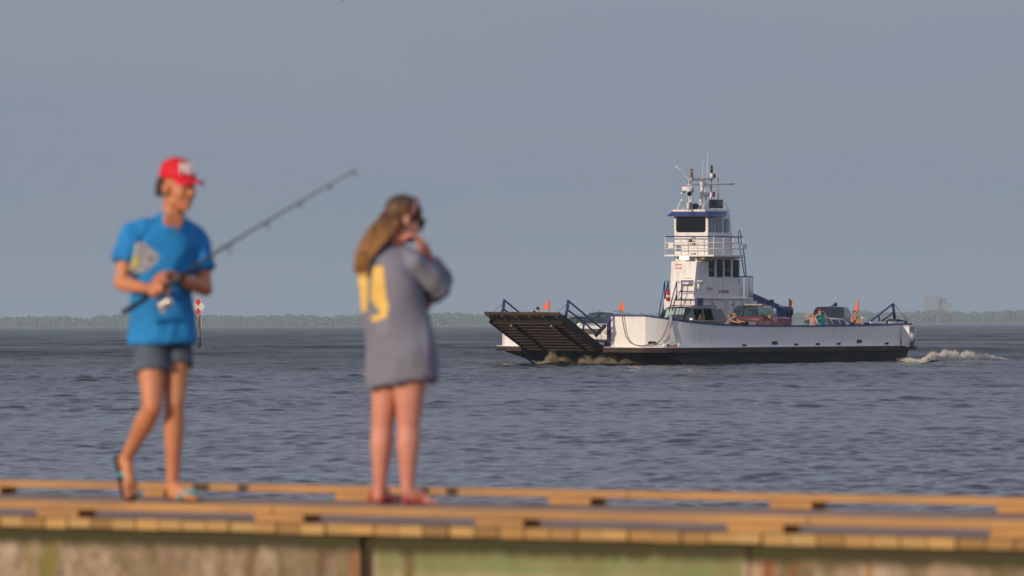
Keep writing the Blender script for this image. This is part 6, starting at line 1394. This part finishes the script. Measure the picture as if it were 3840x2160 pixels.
# ------------------------------------------------------------------ white water
def spray(name, label, fn, N, size, m, seed, parent=None):
    rs = random.Random(seed); mb = MB(); T = [V((1, 1, 1)), V((1, -1, -1)), V((-1, 1, -1)), V((-1, -1, 1))]
    for _ in range(N):
        r = fn(rs)
        if r is None: continue
        p, sc_ = r; s_ = size*rs.uniform(.4, 1.4)*sc_; q = Matrix.Rotation(rs.uniform(0, 6.28), 3, V((rs.uniform(-1, 1), rs.uniform(-1, 1), rs.uniform(-1, 1))).normalized())
        n = len(mb.v)
        for t in T: d = q @ t; mb.v.append(p+V((d.x*s_*1.3, d.y*s_, d.z*s_*.8)))
        mb.f += [(n, n+1, n+2), (n, n+3, n+1), (n, n+2, n+3), (n+1, n+3, n+2)]
    o = mb.build(name, m, parent, fixn=False); kind(o, 'stuff'); o['label'] = label; return o
def ridge(name, label, pts, hs, ws, m, seed=1, n=220, k=22, parent=None, rough=.05):
    """long heap of water: pts centre line on the surface, heights, half widths"""
    mb = MB(); vs = []; fs = []
    for i in range(n+1):
        t = i/n*(len(pts)-1); a = min(int(t), len(pts)-2); fr_ = t-a; fr_ = fr_*fr_*(3-2*fr_) if False else fr_
        c = pts[a].lerp(pts[a+1], fr_); h_ = hs[a]+(hs[a+1]-hs[a])*fr_; w_ = ws[a]+(ws[a+1]-ws[a])*fr_; d = (pts[a+1]-pts[a]).normalized(); s_ = V((-d.y, d.x, 0))
        for j in range(k+1):
            q = j/k*2-1; pr = (1-q*q)**1.6*(1+.25*q); p = c+s_*q*w_; nz = mnoise.fractal(V((p.x*2.1, p.y*1.6, seed)), .8, 2.1, 5); nz2 = mnoise.noise(V((p.x*6, p.y*6, seed)))
            vs.append(V((p.x, p.y, -.08+pr*h_*(1+.75*nz)+pr**.5*rough*nz2)))
    for i in range(n):
        for j in range(k): a = i*(k+1)+j; fs.append((a, a+k+1, a+k+2, a+1))
    o = mb.add(vs, fs).build(name, m, parent, True); kind(o, 'stuff'); o['label'] = label; return o
FOAM = mat('cream_foam', (.80, .74, .66), .9, var=.3, vscale=3, col2=(.58, .54, .47)); TURB = mat('silty_foam', (.50, .42, .30), .9, var=.5, vscale=2.5, col2=(.26, .21, .14))  # cream-white and silty foam colours, varied at random
OLW = mat('olive_wave', (.055, .05, .032), .18, var=.5, vscale=1.5, col2=(.10, .09, .06), bump=.4, bscale=6)
W0 = lambda px, py=1365: onz(px, py, 0)
wk = [(3385, 1362, .12), (3420, 1364, .20), (3462, 1366, .20), (3505, 1365, .50), (3560, 1363, .42), (3620, 1360, .38), (3690, 1357, .30), (3745, 1354, .14), (3790, 1352, .03)]
wp = [W0(x, y-2)+V((0, 1.0, 0)) for x, y, h_ in wk]
rdg = ridge('stern_wave', 'breaking stern wave trailing behind the ferry', wp, [h_*.6 for *_, h_ in wk], [.6, .9, 1.1, 1.2, 1.2, 1.1, 1.0, .7, .3], OLW, 3)
def fw(rs):
    t = rs.random()*(len(wk)-1.05); a = int(t); f_ = t-a; c = wp[a].lerp(wp[a+1], f_); h_ = wk[a][2]+(wk[a+1][2]-wk[a][2])*f_
    nz = mnoise.fractal(V((c.x*1.9, 3.1, 0)), .8, 2.1, 5); e_ = max(.45, .85+.8*nz)*(1+abs(rs.gauss(0, .16))); z = rs.random()**1.4
    if t < 2.0 and rs.random() < .6: return None
    y = rs.gauss(.25, .30); return V((c.x+rs.uniform(-.1, .1), c.y+y-.35, h_*(.42+.95*z*e_)*(1-.3*abs(y)))), (1.2-.75*z)*(1 if t > 2 else .8)
spray('stern_foam', 'cream white foam crest of the stern wave', fw, 60000, .014, FOAM, 4)
def fw2(rs):
    x = rs.uniform(3362, 3480); q = W0(x, 1362+rs.uniform(-12, 12)); nz = mnoise.fractal(V((q.x*1.2, q.y*.25, 8)), 1, 2, 3)
    if nz < .12: return None
    return V((q.x, q.y, .03+rs.random()**2*.34*(1-(x-3352)/170))), .8
spray('churned_water', 'pale churned water under the ferry stern', fw2, 5000, .013, mat('green_foam', (.34, .35, .30), .8), 14)
# bow: brown water thrown up under the ramp
bk = [(2000, 1374, .03), (2045, 1373, .30), (2100, 1371, .50), (2165, 1370, .26), (2200, 1371, .36), (2260, 1371, .36), (2330, 1371, .30), (2400, 1370, .22), (2480, 1369, .12), (2530, 1368, .03)]
bp_ = [W0(x, y) for x, y, _ in bk]
ridge('bow_wave', 'brown silty bow wave breaking under the raised ramp', bp_, [h_*.6 for *_, h_ in bk], [.7, .9, 1.0, 1.0, 1.0, .9, .8, .7, .6, .5], mat('silty_wave', (.12, .09, .05), .35, var=.6, vscale=2, col2=(.04, .03, .02), bump=.5, bscale=8), 9)
def fb(rs):
    t = rs.random()*(len(bk)-1.05); a = int(t); f_ = t-a; c = bp_[a].lerp(bp_[a+1], f_); h_ = bk[a][2]+(bk[a+1][2]-bk[a][2])*f_
    e_ = max(.25, .9+1.2*mnoise.fractal(V((c.x*2.3, 7, 0)), .8, 2.1, 5))*(1+abs(rs.gauss(0, .25))); z = rs.random()**1.2; y = rs.gauss(.1, .3)
    return V((c.x+rs.uniform(-.15, .15), c.y+y, h_*(.05+1.0*z*z*e_)*(1-.3*abs(y)))), 1.15-.4*z
spray('bow_spray', 'tan spray thrown up by the bow', fb, 60000, .013, TURB, 6)
# dark wave front sliding out ahead of the bow
dkp = [(1885, 1369), (1950, 1371), (2030, 1373), (2120, 1374), (2200, 1374), (2300, 1372)]
ridge('bow_ripple', 'dark flat ripple running ahead of the bow', [W0(x, y) for x, y in dkp], [.05, .14, .20, .20, .16, .08], [.5, .8, .9, .9, .8, .6], mat('dark_ripple', (.02, .018, .012), .25, bump=.4, bscale=5), 5, rough=.02)
